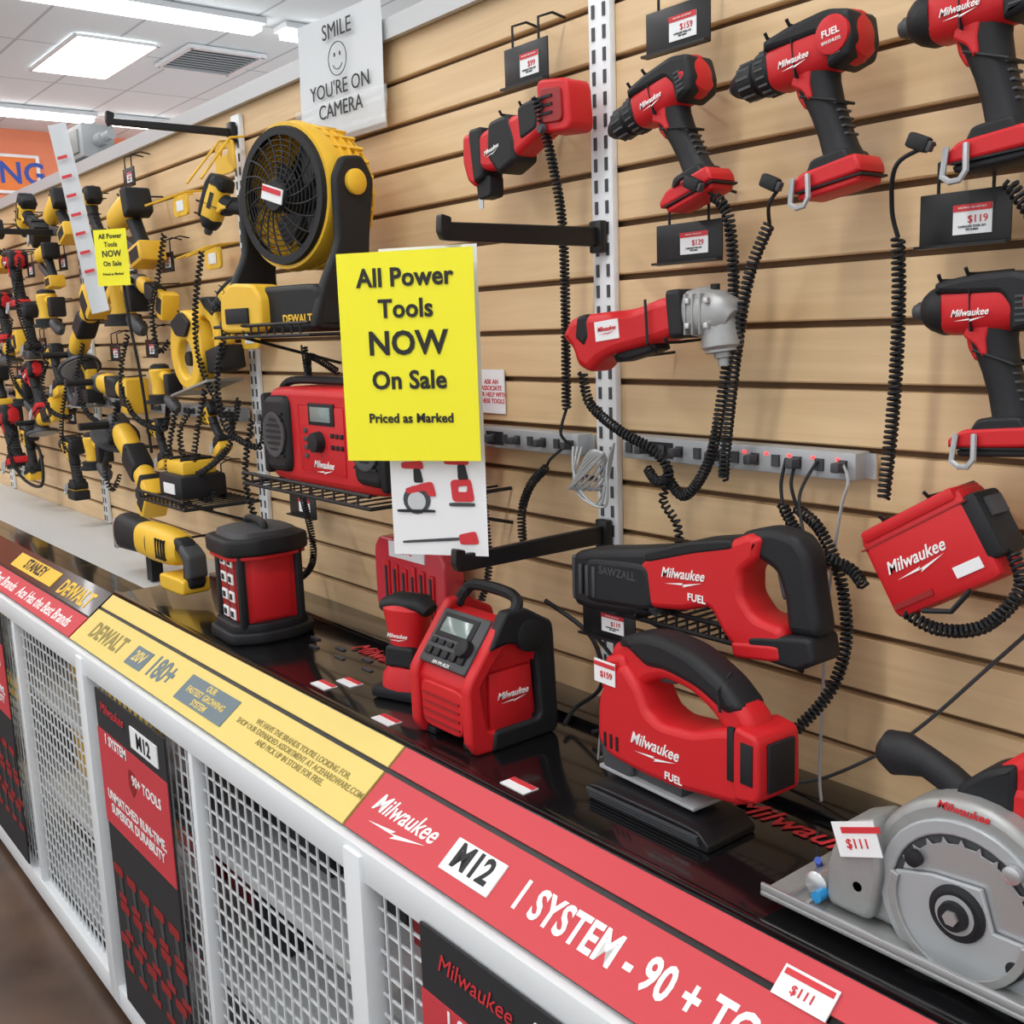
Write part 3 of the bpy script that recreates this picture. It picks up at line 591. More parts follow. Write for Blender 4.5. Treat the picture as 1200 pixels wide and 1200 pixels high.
box(g,'control_panel',onp(0,.5,.006),(.115,.088,.012),GREYD,.003,rot=R)
box(g,'lcd_bezel',onp(-.005,.70,.0125),(.085,.038,.002),BLK,.0005,rot=R)
box(g,'lcd',onp(-.005,.70,.014),(.066,.024,.002),LCD,.0005,rot=R)
boxes(g,'buttons',[(onp(-.04+.02*k,.22,.014),(.014,.012,.006),R) for k in range(5)]+[(onp(-.04+.02*k,.40,.014),(.012,.008,.004),R) for k in range(3)],BLK,.001)
lathe(g,'tuning_knob',onp(.038,.40,.012),(0,-.79,.61),[(0,.014),(.012,.013),(.013,.01)],BLK)
text(g,'panel_text','AM FM AUX',onp(0,.06,.0135),.008,WINK,bs)
prof(g,'front_grille',[(-.05,.02),(-.055,.09),(.055,.09),(.05,.02)],-.072,.010,RED,.003)
boxes(g,'grille_bars',[((0,-.078,.032+.013*k),(.09,.003,.003)) for k in range(4)],DRED)
wires(g,'carry_handle',[catmull([(-.06,.0,.185),(-.062,.02,.205),(-.04,.025,.217),(.04,.025,.217),(.064,.02,.205),(.066,.0,.185)],False,6)],.009,BLK,2)
lathe(g,'handle_pivot',(.070,.03,.160),(1,0,0),[(0,.024),(.012,.024),(.014,.018)],BLK)
box(g,'side_panel',(.066,-.002,.07),(.010,.078,.09),RED,.003);logo(g,(.0722,-.0,.078),.065,SIDE)
boxes(g,'feet',[((sx*.05,sy*.055,.006),(.03,.025,.012)) for sx in(-1,1) for sy in(-1,1)],BLK,.003)
g=grp('palm_sander',(-1.43,-.205,1.0),0,20,.93)
box(g,'pad',(0,0,.012),(.12,.085,.02),BLK,.004);loft(g,'skirt',[(0,0,.02,.05,.042),(0,0,.045,.048,.04),(0,0,.06,.036,.034)],RED,24,3)
loft(g,'body',[(.0,0,.05,.034,.032),(.0,0,.10,.032,.03),(.0,0,.14,.04,.034),(.0,0,.165,.046,.036),(.0,0,.176,.035,.028)],RED,24,2.5)
loft(g,'top_rubber',[(-.045,0,.165,.014,.024),(-.02,0,.174,.016,.03),(.03,0,.174,.016,.03),(.05,0,.162,.012,.02)],BLK);logo(g,(0,-.036,.12),.05)
prof(g,'waist_rubber',[(-.034,.06),(-.03,.10),(.03,.10),(.034,.06)],0,.068,BLK,.006)
g=grp('blister_pack_drill_bits',(-1.62,-.05,1.13))
prof(g,'case',[(-.13,-.075),(-.13,.06),(-.11,.085),(.09,.085),(.11,.06),(.11,-.075)],0,.045,CASE,.006)
boxes(g,'moulded_ribs',[((-.08+.03*k,-.024,-.01),(.016,.006,.1-.008*(k%3))) for k in range(6)],RED,.002);boxes(g,'bits',[((-.08+.03*k,-.028,-.01),(.005,.004,.08-.006*(k%4))) for k in range(6)],GREYD)
box(g,'header_card',(-.01,-.024,.065),(.12,.003,.03),WHT);text(g,'card_text','28 PC',(-.01,-.026,.065),.016,RINK,bold=.02);box(g,'hang_tab',(-.01,.012,.088),(.02,.06,.004),BLK)

# lantern
g=grp('jobsite_area_light',(-1.972,-.215,1.0),0,-4,.97)
def octo(r,c_=.3): return [(r,r*c_*1.2),(r*.7,r),( -r*.7,r),(-r,r*c_*1.2),(-r,-r*c_*1.2),(-r*.7,-r),(r*.7,-r),(r,-r*c_*1.2)]
prof(g,'base',octo(.094),.012,.024,BLK,.005,axis='z');prof(g,'base_step',octo(.084),.03,.02,BLK,.004,axis='z')
box(g,'core',(0,0,.11),(.128,.128,.155),RED,.012)
boxes(g,'corner_posts',[((sx*.062,sy*.062,.11),(.018,.018,.16)) for sx in(-1,1) for sy in(-1,1)],BLK,.006)
boxes(g,'led_columns',[((-.022+.04*i,-.064,.11),(.034,.006,.14)) for i in range(2)],DRED,.002)
boxes(g,'led_windows',[((-.022+.04*i,-.068,.055+.037*j),(.028,.004,.022)) for i in range(2) for j in range(4)],WHT,.001)
boxes(g,'led_icons',[((-.022+.04*i,-.071,.055+.037*j),(.014,.001,.012)) for i in range(2) for j in range(4)],INK)
box(g,'side_recess',(.064,0,.11),(.006,.085,.13),RED,.002)
prof(g,'top_cap',octo(.092),.20,.036,BLK,.008,axis='z')
prof(g,'cap_red_trim',octo(.086),.178,.008,RED,.002,axis='z')
loft(g,'top_dome',[(0,0,.215,.075,.075),(0,0,.228,.07,.07),(0,0,.234,.05,.05)],GREYD,24,4)
wires(g,'top_handle',[catmull([(-.05,0,.225),(-.045,0,.24),(0,0,.246),(.045,0,.24),(.05,0,.225)],False,6)],.008,BLK,2)
# yellow reciprocating saw
g=grp('reciprocating_saw',(-2.50,-.20,1.105),-2,4,1.0)
loft(g,'front_boot',[(-.27,0,.0,.040,.030),(-.25,0,.0,.048,.036),(-.2,0,.0,.045,.036),(-.12,0,.0,.040,.034),(-.06,0,.0,.044,.038)],BLK,24,2.8)
box(g,'shoe',(-.285,0,-.01),(.02,.045,.08),STEEL,.003)
loft(g,'gear_case',[(-.13,0,.0,.042,.036),(-.05,0,.0,.046,.038),(.02,0,.0,.044,.037),(.06,0,.0,.038,.034),(.075,0,0,.025,.025)],YEL,24,2.8)
boxes(g,'vents',[((-.0+.014*k,0,.0),(.005,.078,.05)) for k in range(4)],BLK)
prof(g,'rear_handle',[(.03,.035),(.09,.03),(.135,.0),(.14,-.07),(.13,-.085),(.02,-.085),(.03,-.06),(.10,-.06),(.105,-.02),(.08,.0),(.03,.0)],0,.045,BLK,.01)
prof(g,'grip_rubber',[(.10,.022),(.142,.0),(.146,-.055),(.118,-.06),(.115,-.02),(.09,.004)],0,.05,GREYD,.008)
prof(g,'battery_foot',[(.0,-.06),(.13,-.058),(.13,-.098),(.0,-.10)],0,.07,YEL,.006);wires(g,'hook',[[(-.05,.03,.0),(-.05,.19,.0)]],.003,BLK,1)
box(g,'support_foot',(-.10,0,-.070),(.03,.03,.07),BLK)

def wshelf(x0,x1,z,D=.28):
    g=grp('wire_shelf',((x0+x1)/2,-.002,z));L=x1-x0
    P_=[[(-L/2,0,0),(-L/2,-D,0),(L/2,-D,0),(L/2,0,0)]]
    wires(g,'frame',P_+[[(-L/2,-D,.02),(L/2,-D,.02)],[(-L/2,0,-.06),(-L/2,-D*.8,0)],[(L/2,0,-.06),(L/2,-D*.8,0)]],.0035,BLK,1)
    wires(g,'rods',[[(-L/2+L*k/12,0,0),(-L/2+L*k/12,-D,0),(-L/2+L*k/12,-D,.02)] for k in range(1,12)],.0022,BLK,1)
wshelf(-1.86,-1.40,1.330);wshelf(-1.96,-1.58,1.602,.27);wshelf(-2.70,-2.38,1.205,.2);wshelf(-1.02,-.80,1.205,.12)
# fan
g=grp('jobsite_fan',(-1.79,-.175,1.85),0,10)
lathe(g,'housing',(0,-.02,0),(0,1,0),[(0,.112),(0,.128),(.02,.133),(.04,.127),(.08,.122),(.105,.106),(.12,.08),(.12,.03)],YEL,48,cap=False)
lathe(g,'rear_shell',(0,.095,0),(0,1,0),[(0,.09),(.01,.06),(.02,.05)],YEL,32)
for k in range(4): lathe(g,'housing_rib',(0,.025+.02*k,0),(0,1,0),[(0,.122-.002*k*k*.6),(.002,.130-.002*k*k*.6),(.006,.130-.002*k*k*.6),(.008,.122-.002*k*k*.6)],YEL,48,cap=False)
boxes(g,'housing_long_ribs',[((.126*math.cos(a),.045,.126*math.sin(a)),(.006,.08,.006),Matrix.Rotation(-a,4,'Y')) for a in[k*math.pi/14 for k in range(28)]],YEL)
lathe(g,'rim_ring',(0,-.03,0),(0,1,0),[(0,.106),(0,.120),(.012,.122),(.013,.108)],BLK,48,cap=False)
lathe(g,'inner_dark',(0,.07,0),(0,1,0),[(0,.115),(.004,.115)],DARK,32)
rings=[[(r*math.cos(a),-.028-.012*(1-r/.115),r*math.sin(a)) for a in[k*math.pi/24 for k in range(49)]] for r in[.03+.0095*k for k in range(9)]]
wires(g,'grille_rings',rings,.0012,BLK,1)
wires(g,'grille_spokes',[[(r*math.cos(a+r*5),-.028-.012*(1-r/.115),r*math.sin(a+r*5)) for r in[.02+.0158*j for j in range(7)]] for a in[k*math.pi/10 for k in range(20)]],.0018,BLK,1)
for k in range(5):
    a=k*2*math.pi/5;pts=[(.02*math.cos(a-.4),.02*math.sin(a-.4)),(.1*math.cos(a-.25),.1*math.sin(a-.25)),(.105*math.cos(a+.35),.105*math.sin(a+.35)),(.025*math.cos(a+.6),.025*math.sin(a+.6))]
    prof(g,'blade_%d'%(k+1),pts,.03,.004,GREYD,.001)
lathe(g,'hub',(0,-.045,0),(0,1,0),[(0,.026),(.006,.03),(.06,.03)],BLK);Rh=Matrix.Rotation(.3,4,'Y')
box(g,'hub_label',(0,-.0465,.002),(.06,.002,.026),WHT,rot=Rh);box(g,'hub_label_band',(0,-.048,.008),(.055,.001,.009),RINK,rot=Rh)
for s_ in(-1,1):
    prof(g,'yoke_arm',[(-.02,.02),(.0,.055),(.045,.06),(.07,.02),(.055,-.06),(.045,-.15),(.08,-.243),(-.09,-.243),(-.060,-.16),(-.02,-.09),(-.02,-.03)],s_*.137,.018,BLK,.006,axis='x',r=.25)
    lathe(g,'pivot_knob',(s_*.143,.022,.012),(s_,0,0),[(0,.022),(.010,.022),(.014,.016)],YEL if s_>0 else BLK,24)
prof(g,'base',[(-.148,-.243),(-.145,-.170),(-.12,-.160),(.12,-.160),(.145,-.170),(.148,-.243)],.005,.15,BLK,.01)
prof(g,'battery_bay',[(-.13,-.24),(-.125,-.175),(-.09,-.150),(-.02,-.155),(.0,-.18),(.0,-.24)],-.06,.06,YEL,.006)
box(g,'bay_slot',(-.07,-.092,-.21),(.07,.006,.028),BLK,.002);text(g,'brand_text','DEWALT',(.08,-.0712,-.22),.02,YEL,bold=.03)
# large radio
g=grp('large_jobsite_radio',(-1.625,-.160,1.335))
prof(g,'red_shell',[(-.20,.0),(-.215,.03),(-.215,.15),(-.19,.175),(.17,.175),(.20,.15),(.20,.03),(.185,0)],0,.15,RED,.014)
for s_ in(-1,1):
    prof(g,'speaker_pod',[(s_*.115,.02),(s_*.205,.018),(s_*.208,.158),(s_*.115,.16)][::s_],-.01,.155,BLK,.012)
    lathe(g,'speaker_ring',(s_*.16,-.088,.088),(0,-1,0),[(0,.042),(.004,.042),(.005,.036),(-.004,.012)],GREYD,28)
    boxes(g,'speaker_bars',[((s_*.16,-.090,.05+.011*k),(.07,.003,.004)) for k in range(8)],BLK)
box(g,'panel',(-.005,-.0745,.085),(.16,.004,.12),RED,.004);box(g,'lcd_bezel',(-.0,-.0765,.130),(.09,.004,.038),BLK,.001);box(g,'lcd',(0,-.079,.130),(.07,.003,.026),LCD,.001)
lathe(g,'volume_knob',(-.01,-.076,.082),(0,-1,0),[(0,.019),(.016,.017),(.017,.012)],BLK);boxes(g,'buttons',[((.035+.016*i,-.077,.095-.02*j),(.01,.004,.008)) for i in range(3) for j in range(2)],BLK,.001)
boxes(g,'buttons_left',[((-.06,-.077,.10-.015*j),(.012,.004,.008)) for j in range(4)],GREYD,.001);logo(g,(-.0,-.0775,.042),.08)
for s_ in(-1,1): box(g,'end_bumper',(s_*.207,-.01,.088),(.018,.155,.15),BLK,.007)
wires(g,'roll_bar',[catmull([(-.2,-.05,.16),(-.19,-.03,.183),(0,-.03,.185),(.18,-.03,.183),(.19,-.05,.16)],False,6)],.008,BLK,2)

g=grp('battery_charger',(-2.55,-.11,1.209));box(g,'body',(0,0,.035),(.15,.12,.06),BLK,.01);box(g,'top',(0,-.0,.08),(.11,.09,.035),YEL,.008);box(g,'tag',(.0,-.061,.03),(.07,.002,.026),WHT);boxes(g,'bay_rails',[((s_*.035,0,.10),(.01,.08,.01)) for s_ in(-1,1)],BLK,.002)
g=grp('yellow_display_hook',(-2.34,-.05,2.0));prof(g,'plate',[(-.05,-.03),(-.05,.03),(-.02,.04),(.045,.04),(.05,-.03)],0,.006,YEL,.001,holes=[[(-.025,.01),(.02,.01),(.02,.025),(-.02,.025)]])
wires(g,'prongs',[[(s_*.03,.035,.05),(s_*.03,0,.045),(s_*.04,-.08,-.05)] for s_ in(-1,1)],.003,YEL,1)
for x,z in((-2.45,1.79),(-2.28,1.60),(-2.62,1.93)):
    g=grp('yellow_display_hook',(x,-.05,z));prof(g,'plate',[(-.045,-.025),(-.045,.025),(.045,.025),(.045,-.025)],0,.006,YEL,.001);box(g,'tag',(0,-.004,0),(.045,.001,.025),WHT)
    wires(g,'prongs',[[(s_*.03,.045,.035),(s_*.03,0,.03),(s_*.03,-.08,.0)] for s_ in(-1,1)],.003,YEL,1)

# ---------------------------------------------------------------- cords
def L3(l,y0=-.06): return [(p[0],p[2] if len(p)>2 else y0,p[1]) for p in l]
CS='coiled_security_cord'
coil(CS,L3([(-1.183,1.92,-.105),(-1.188,1.82,-.07),(-1.194,1.716,-.05),(-1.197,1.477,-.05)]),lead=[L3([(-1.197,1.478,-.05),(-1.20,1.44,-.06),(-1.19,1.42,-.045)])])
coil(CS,L3([(-1.236,1.385),(-1.275,1.355),(-1.30,1.31),(-1.301,1.26)]),lead=[L3([(-1.236,1.386),(-1.225,1.40),(-1.21,1.42,-.04)])])
coil(CS,L3([(-1.116,1.535,-.09),(-1.10,1.49,-.09),(-1.04,1.455,-.09),(-.985,1.43,-.08),(-.97,1.40,-.07),(-1.0,1.385,-.06),(-1.03,1.40,-.05)]))
coil(CS,L3([(-.872,1.75,-.09),(-.850,1.72,-.09),(-.851,1.62,-.08),(-.870,1.5,-.08),(-.90,1.42,-.07),(-.95,1.37,-.06),(-.99,1.39,-.05)]),lead=[L3([(-.93,1.765,-.10),(-.90,1.775,-.11),(-.872,1.75,-.09)])])
coil(CS,L3([(-.79,1.71,-.09),(-.82,1.65,-.09),(-.84,1.55,-.09),(-.862,1.45,-.08),(-.875,1.40,-.07)]),lead=[L3([(-.765,1.75,-.10),(-.775,1.73,-.11),(-.79,1.71,-.09)])])
coil(CS,L3([(-.625,1.68,-.09),(-.628,1.6,-.08),(-.631,1.5,-.08),(-.640,1.40,-.08)]),lead=[L3([(-.575,1.765,-.11),(-.61,1.75,-.12),(-.627,1.71,-.1),(-.625,1.68,-.09)])])
coil(CS,L3([(-.985,1.39,-.05),(-.99,1.36,-.06),(-.965,1.33,-.06),(-.96,1.295,-.06)],),R=.005,pitch=.008)
coil(CS,L3([(-.79,1.375,-.06),(-.76,1.345,-.07),(-.72,1.325,-.08),(-.68,1.315,-.08),(-.655,1.30,-.09)]),lead=[L3([(-.80,1.43,-.04),(-.80,1.40,-.05),(-.79,1.375,-.06)])])
coil(CS,L3([(-.775,1.37,-.05),(-.735,1.35,-.06),(-.70,1.30,-.07),(-.683,1.23,-.08),(-.69,1.17,-.10),(-.715,1.12,-.14),(-.73,1.10,-.17)]),lead=[L3([(-.785,1.43,-.04),(-.785,1.40,-.05),(-.775,1.37,-.05)])])
coil(CS,L3([(-.49,1.365,-.09),(-.475,1.33,-.1),(-.51,1.285,-.1),(-.56,1.272,-.1),(-.60,1.285,-.1)]))
coil(CS,L3([(-.505,1.72,-.1),(-.47,1.67,-.1),(-.46,1.63,-.1)]))
for i,(x,z) in enumerate(((-.885,1.765),(-.77,1.752),(-.59,1.768))):
    g=grp('security_tether_plug',(x,-.115,z),-25);box(g,'body',(0,0,0),(.024,.012,.015),BLK,.003);box(g,'collar',(.013,0,0),(.006,.008,.010),GREYD,.001)
cord('power_cable',L3([(-.44,1.33,-.05),(-.52,1.235,-.05),(-.62,1.12,-.05),(-.72,1.04,-.05),(-.78,1.012,-.06)]),.0024,GREYD)
cord('power_cable',L3([(-.72,1.43,-.04),(-.705,1.41,-.05),(-.715,1.37,-.05),(-.73,1.25,-.05),(-.73,1.06,-.06),(-.72,1.012,-.07)]),.002,GREY)
cord('power_cable',L3([(-.755,1.43,-.04),(-.765,1.39,-.06),(-.745,1.35,-.08)]),.002)
for i in range(3):
    cord('power_cable',L3([(-1.19+.01*i,1.42,-.045),(-1.16,1.38-.01*i,-.07),(-1.12+.012*i,1.34,-.07),(-1.09,1.38+.01*i,-.07),(-1.10,1.43,-.045)]),.002,GREY)
wires(None,'cable_bundle',[[(-1.125+.026*math.cos(a)*(1+.1*k),-.06-.004*k,1.39+.03*math.sin(a+k*.3)) for a in[j*math.pi/10 for j in range(21)]] for k in range(6)],.0018,GREY,1)
coil(CS,L3([(-1.42,1.40,-.05),(-1.40,1.30,-.06),(-1.37,1.2,-.08),(-1.36,1.12,-.12),(-1.33,1.06,-.14)]),R=.005)
coil(CS,L3([(-1.52,1.26,-.12),(-1.45,1.255,-.13),(-1.38,1.262,-.13),(-1.33,1.27,-.12)]),R=.005)
cord('power_cable',L3([(-1.19,1.19,-.11),(-1.12,1.14,-.08),(-1.10,1.07,-.08),(-1.15,1.022,-.09),(-1.13,1.012,-.13)]),.0035)
cord('power_cable',L3([(-1.10,1.16,-.1),(-1.04,1.10,-.09),(-1.03,1.04,-.09),(-1.08,1.012,-.12)]),.003)
coil(CS,L3([(-2.02,1.26,-.08),(-1.97,1.18,-.09),(-1.98,1.12,-.09),(-2.05,1.08,-.09),(-2.10,1.12,-.09)]))
coil(CS,L3([(-1.93,1.58,-.1),(-1.90,1.52,-.11),(-1.87,1.56,-.12),(-1.80,1.53,-.1)]))
for (x0,z0,x1,z1,dp) in ((-2.62,1.86,-2.75,1.60,.05),(-2.4,1.8,-2.35,1.46,.1),(-2.3,1.62,-2.22,1.42,.12),(-2.45,1.48,-2.52,1.28,.14),(-2.95,1.62,-2.80,1.43,.12),(-3.1,1.42,-3.25,1.2,.08),(-3.35,1.6,-3.2,1.42,.12),(-3.55,1.48,-3.6,1.30,.1),(-3.75,1.55,-3.6,1.42,.1),(-3.95,1.9,-3.9,1.6,.06),(-4.15,1.7,-4.05,1.45,.1),(-2.65,1.42,-2.68,1.2,.06),(-2.2,1.42,-2.15,1.12,.05),(-4.3,1.28,-4.1,1.2,.1),(-2.55,1.43,-2.4,1.43,.16)):
    m=((x0+x1)/2-dp*.3,(z0+z1)/2-dp)
    coil(CS,L3([(x0,z0,-.1),(x0-dp*.2,z0-(z0-z1)*.3-dp*.4,-.12),(m[0],m[1],-.12),(x1+dp*.4,z1-dp*.5,-.1),(x1,z1,-.06)]),R=.006,pitch=.011,wire=.0028,seg=6)
cord('power_cable',L3([(-4.45,1.28,-.1),(-4.3,1.12,-.1),(-4.0,1.1,-.1),(-4.05,1.22,-.08),(-4.3,1.25,-.06)]),.006)
cord('power_cable',L3([(-2.95,1.9,-.1),(-2.85,1.7,-.13),(-2.82,1.5,-.12),(-2.85,1.3,-.1)]),.004)

# ---------------------------------------------------------------- counter
YF,YB=-.335,-.447;ZB=.915
g=bpy.data.objects.new('display_counter',None);COL.objects.link(g)
box(g,'deck_top',((-2.55+.9)/2,-.168,.985),(.9+2.55,.334,.03),DECK,.001)
box(g,'deck_top_left',((-7.4-2.55)/2,-.13,.985),(7.4-2.55,.255,.03),SHELFG)
box(g,'deck_black_left',((-7.4-2.55)/2,-.297,.985),(7.4-2.55,.08,.03),DECK)
box(g,'front_lip',((-2.55+.9)/2,-.328,1.003),(.9+2.55,.010,.007),DECK,.001)
box(g,'rear_ledge',((-2.55+.9)/2,-.045,1.004),(.9+2.55,.088,.01),DECK,.002)
boxes(g,'ledge_slots',[((-1.95+.05*k,-.16-.03*(k%2),1.0008),(.03,.008,.0015)) for k in range(12)],GREYD)
for x in(-.70,-1.63,-2.2): text(g,'deck_lettering','Milwaukee',(x,-.13,1.0015),.05,RINK,((1,0,0),(0,1,0),(0,0,1)),shear=.3,bold=.01)
sl=Vector((0,YB-YF,ZB-1.0));SLn=sl.length;sl.normalize();nrm=Vector((0,sl.z,-sl.y))
if nrm.y>0: nrm=-nrm
UP=-sl
Rf=Matrix(((1,0,0,0),(0,UP.y,nrm.y,0),(0,UP.z,nrm.z,0),(0,0,0,1)))
def fp(x,t,o=0):
    return Vector((x,YF,1.0))+sl*t+nrm*o
def fbox(par,name,x0,x1,t0,t1,mat,o=.0,th=.004,bev=0): return box(par,name,fp((x0+x1)/2,(t0+t1)/2,o),(x1-x0,t1-t0,th),mat,bev,rot=Rf)
fb=((1,0,0),tuple(UP),tuple(nrm))
fbox(g,'fascia_core',-7.4,.9,.0,SLn,GBL,-.004,.008)
s1=grp('red_shelf_banner',(0,0,0));s2=grp('yellow_shelf_banner',(0,0,0));s3=grp('brand_shelf_banner',(0,0,0))
fbox(s1,'upper_strip',-1.243,.9,.002,.040,FRED,.002);fbox(s1,'lower_strip',-1.243,.9,.048,SLn,FRED,.002)
fbox(s2,'upper_strip',-2.53,-1.249,.002,.040,FYEL,.002);fbox(s2,'lower_strip',-2.53,-1.249,.048,SLn,FYEL,.002)
fbox(s3,'black_board',-7.4,-2.54,.0,.075,DECK,.002);fbox(s3,'red_strip',-7.4,-2.54,.08,SLn,FRED,.002)
T=.095
logo(s1,fp(-1.145,T-.006,.0045),.168,fb)
fbox(s1,'badge',-1.033,-.933,T-.022,T+.024,WHT,.005,.003,.001);text(s1,'badge_text','M12',fp(-.983,T,.007),.046,INK,fb,bold=.03,sx=.88)
text(s1,'slogan','1 SYSTEM - 90 + TOOLS',fp(-.900,T,.0045),.052,WINK,fb,bold=.028,ax='LEFT',sx=.76)
fbox(s1,'tag_card',-.560,-.500,.018,.049,WHT,.006,.002);fbox(s1,'tag_band',-.557,-.503,.021,.027,RINK,.0075,.001);text(s1,'tag_price','$111',fp(-.530,.038,.0078),.013,RINK,fb,bold=.01)
text(s2,'brand_text','DEWALT',fp(-2.46,T,.0045),.055,OCH,fb,bold=.035,ax='LEFT',sx=.9)
fbox(s2,'volt_box',-2.20,-2.11,T-.022,T+.024,SLATE,.0045,.002);text(s2,'volt_text','20V',fp(-2.155,T,.006),.035,FYEL,fb,bold=.02)
text(s2,'count_text','180+',fp(-2.09,T,.0045),.066,SLATE,fb,bold=.03,ax='LEFT',sx=.85)
fbox(s2,'slogan_box',-1.915,-1.70,T-.028,T+.028,SLATE,.0045,.002);text(s2,'slogan','OUR\nFASTEST GROWING\nSYSTEM',fp(-1.81,T,.006),.018,FYEL,fb,bold=.02)
text(s2,'small_print','WE HAVE THE BRANDS YOU\'RE LOOKING FOR.\nSHOP OUR EXPANDED ASSORTMENT AT ACEHARDWARE.COM\nAND PICK UP IN STORE FOR FREE.',fp(-1.46,T,.0045),.0145,OCH,fb,bold=.01)
for x,t_,m_ in((-3.1,'STANLEY',INK),(-4.3,'STANLEY',INK)):
    fbox(s3,'yellow_label',x-.2,x+.2,.015,.062,YEL,.005,.002);text(s3,'label_text',t_,fp(x,.038,.0065),.045,m_,fb,bold=.03)
text(s3,'label_text','DEWALT',fp(-2.72,.045,.0045),.06,YEL,fb,bold=.03);text(s3,'label_text','CRAFTSMAN',fp(-3.7,.04,.0045),.05,RINK,fb,bold=.03)
text(s3,'strip_text','Ace Has the Best Brands   Ace Has the Best Brands   Ace Has the Best Brands',fp(-2.6,.112,.0045),.045,WINK,fb,ax='RIGHT',bold=.01)
for x,yy in((-1.56,-.25),(-1.36,-.30),(-1.03,-.30),(-1.58,-.29)):
    g2=grp('shelf_price_card',(x,yy,1.001));box(g2,'card',(0,0,.0),(.05,.026,.0015),WHT);box(g2,'red_band',(0,.007,.0012),(.048,.009,.001),RINK)
# cabinet
YC=-.445
cg=bpy.data.objects.new('wire_mesh_cabinet',None);COL.objects.link(cg)
fr=[];X0,X1=-7.3,.85
fr.append((((X0+X1)/2,YC,.885),(X1-X0,.03,.05)));fr.append((((X0+X1)/2,YC,.055),(X1-X0,.03,.06)));
for x in(-1.20,-2.42,-3.64,-4.86,-6.08,.03):
    fr.append(((x,YC-.003,.47),(.045,.036,.86)))
for x in(-1.80,-.58,-3.05,-4.25,-5.5): fr.append(((x,YC,.47),(.02,.024,.86)))
boxes(cg,'frame',fr,WPAINT,.002)
mv=[((X0+.032*k,YC+.004,.47),(.003,.003,.80)) for k in range(int((X1-X0)/.032))]
mh=[(((X0+X1)/2,YC+.007,.09+.033*k),(X1-X0,.003,.0035)) for k in range(24)]
boxes(cg,'wire_mesh',mv+mh,WPAINT)
boxes(cg,'inner_shelves',[(((X0+X1)/2,-.21,z_),(X1-X0,.38,.02)) for z_ in(.06,.34,.62)],SHELFG)
boxes(cg,'kick_plate',[(((X0+X1)/2,-.40,.015),(X1-X0,.04,.03))],GREYD)
boxes(cg,'perforations',[((-2.3+.05*k,-.25+.06*j,.6312),(.018,.006,.001)) for k in range(50) for j in range(3)],GREYD)
random.seed(3)
st=cg
R1=[];R2=[];R3=[]
x=-5.0
while x<.6:
    w=random.uniform(.12,.28)
    for z_ in(.071,.351,.631):
        h=random.uniform(.1,.22);b=((x+w/2,-.17+random.uniform(-.04,.04),z_+h/2),(w*.85,.2,h))
        q=random.random()
        if x<-2.5: (R2 if q<.6 else R3).append(b)
        else:
            if q<.3: R1.append(b)
            elif q<.75: R3.append(b)
    x+=w
boxes(st,'boxed_stock_red',R1,DRED,.004);boxes(st,'boxed_stock_yellow',R2,YEL,.004);boxes(st,'boxed_stock_black',R3,DARK,.004)
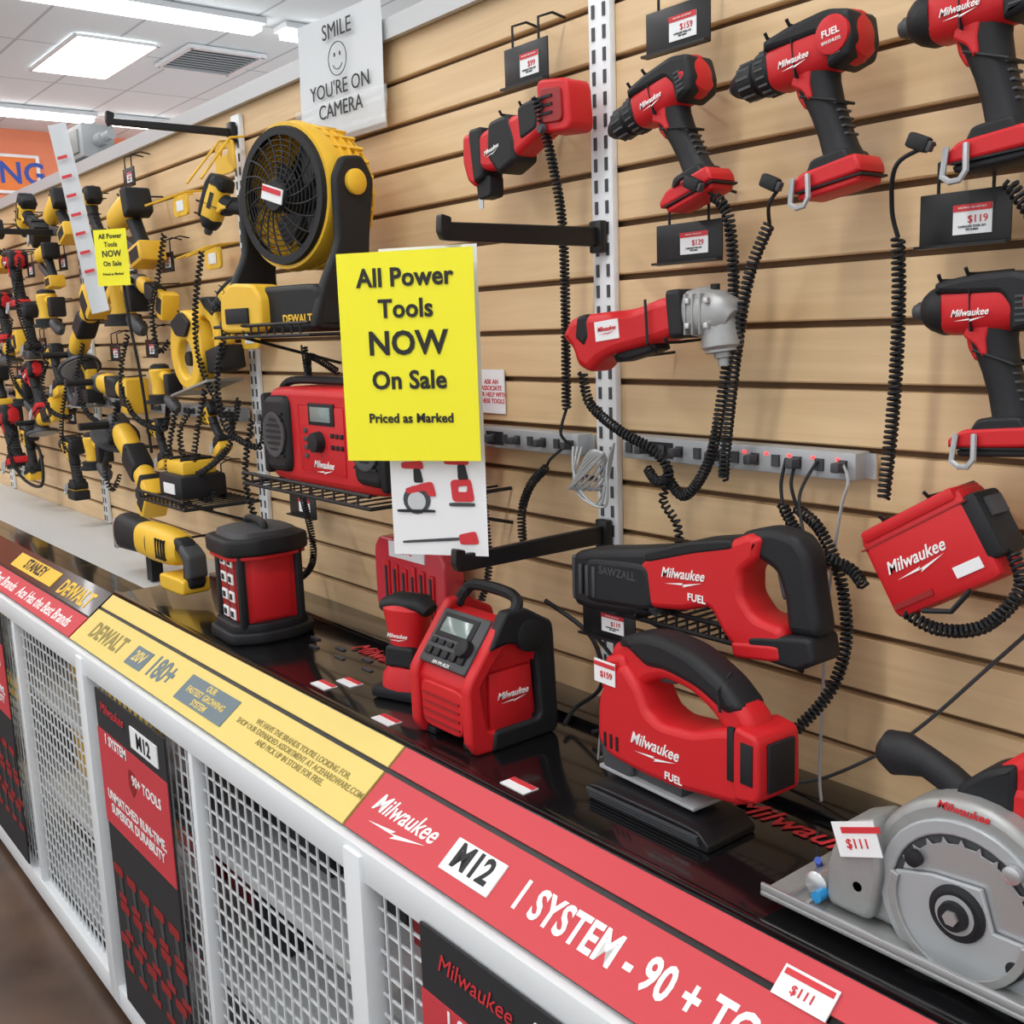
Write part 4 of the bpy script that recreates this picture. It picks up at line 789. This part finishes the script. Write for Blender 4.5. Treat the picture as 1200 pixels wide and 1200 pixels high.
def panel(x0,x1,z0,z1,badge,bw,bh):
    p=grp('cabinet_poster_panel',((x0+x1)/2,YC-.020,0));W_=x1-x0;zt=z1
    box(p,'board',(0,0,(z0+z1)/2),(W_,.004,z1-z0),DARK)
    box(p,'red_field',(0,-.003,zt-.20),(W_,.002,.22),FRED)
    box(p,'badge_plate',(W_*.22,-.003,zt-.05),(bw,.003,bh),WHT);text(p,'badge_text',badge,(W_*.22,-.005,zt-.05),bh*.95,INK,bold=.03)
    text(p,'logo_text','Milwaukee',(-W_*.24,-.004,zt-.035),.034,RINK,shear=.3)
    text(p,'panel_text','1 SYSTEM',(-W_*.22,-.005,zt-.105),.032,WINK,bold=.02);text(p,'panel_text','90+ TOOLS',(W_*.2,-.005,zt-.15),.032,WINK,bold=.02)
    text(p,'panel_text','UNMATCHED RUN-TIME,\nSUPERIOR DURABILITY',(0,-.005,zt-.25),.03,WINK,bold=.02)
    prof(p,'printed_lantern',[(.0,zt-.19),(-.02,zt-.17),(-.02,zt-.13),(.02,zt-.13),(.02,zt-.17)],-.0045,.001,DRED,.0002)
    for k in range(15):
        xx=-W_*.40+W_*.2*(k%5)+.02*((k//5)%2);zz=zt-.44-.085*(k//5)
        for q,m_ in(([(-.028,.034),(.03,.034),(.03,.012),(-.028,.012)],DRED),([(.0,.012),(.02,.012),(.026,-.03),(.006,-.03)],GREYD),([(-.01,-.03),(.04,-.03),(.04,-.046),(-.01,-.046)],DRED)):
            prof(p,'printed_tool',[(xx+a,zz+b) for a,b in q],-.0035,.001,m_,.0002)
panel(-2.31,-1.90,.10,.857,'M12',.15,.046);panel(-1.03,-.60,.10,.872,'M18',.17,.062);panel(-3.55,-3.15,.10,.857,'M18',.16,.05);panel(-5.0,-4.5,.1,.857,'M18',.16,.05)

# ---------------------------------------------------------------- lights, world, camera
def area(loc,sz,sy,pw,rx=0,col=(1,.99,.975),nm='ceiling_light_source'):
    l=bpy.data.lights.new('a','AREA');l.shape='RECTANGLE';l.size=sz;l.size_y=sy;l.energy=pw;l.color=col
    o=bpy.data.objects.new(nm,l);COL.objects.link(o);o.location=loc;o.rotation_euler=(rx,0,0)
for x in(-7.2,-3.6,-.6): area((x,-2.6,3.70),.3,5,62)
area((-8.2,3.6,2.2),6.5,5.5,62,math.pi,(.92,.97,1),'added_ceiling_fill')  # unseen fill added to brighten the far ceiling, not a store fixture
w=bpy.data.worlds.new('w');sc.world=w;w.use_nodes=True
w.node_tree.nodes['Background'].inputs[0].default_value=(.98,.995,1,1);w.node_tree.nodes['Background'].inputs[1].default_value=1.05
f=1230.
Xa=Vector((1000,-180,1230)).normalized();Ya=Vector((1600,270,-1230));Ya=(Ya-Xa*Ya.dot(Xa)).normalized();Za=Xa.cross(Ya)
cam=bpy.data.cameras.new('camera');cam.sensor_width=36;cam.lens=f/1200*36;cam.clip_start=.02
co=bpy.data.objects.new('camera',cam);COL.objects.link(co)
co.matrix_world=Matrix.Translation((0,-1.115,1.6))@Matrix((Xa,Ya,Za)).to_4x4()
sc.camera=co
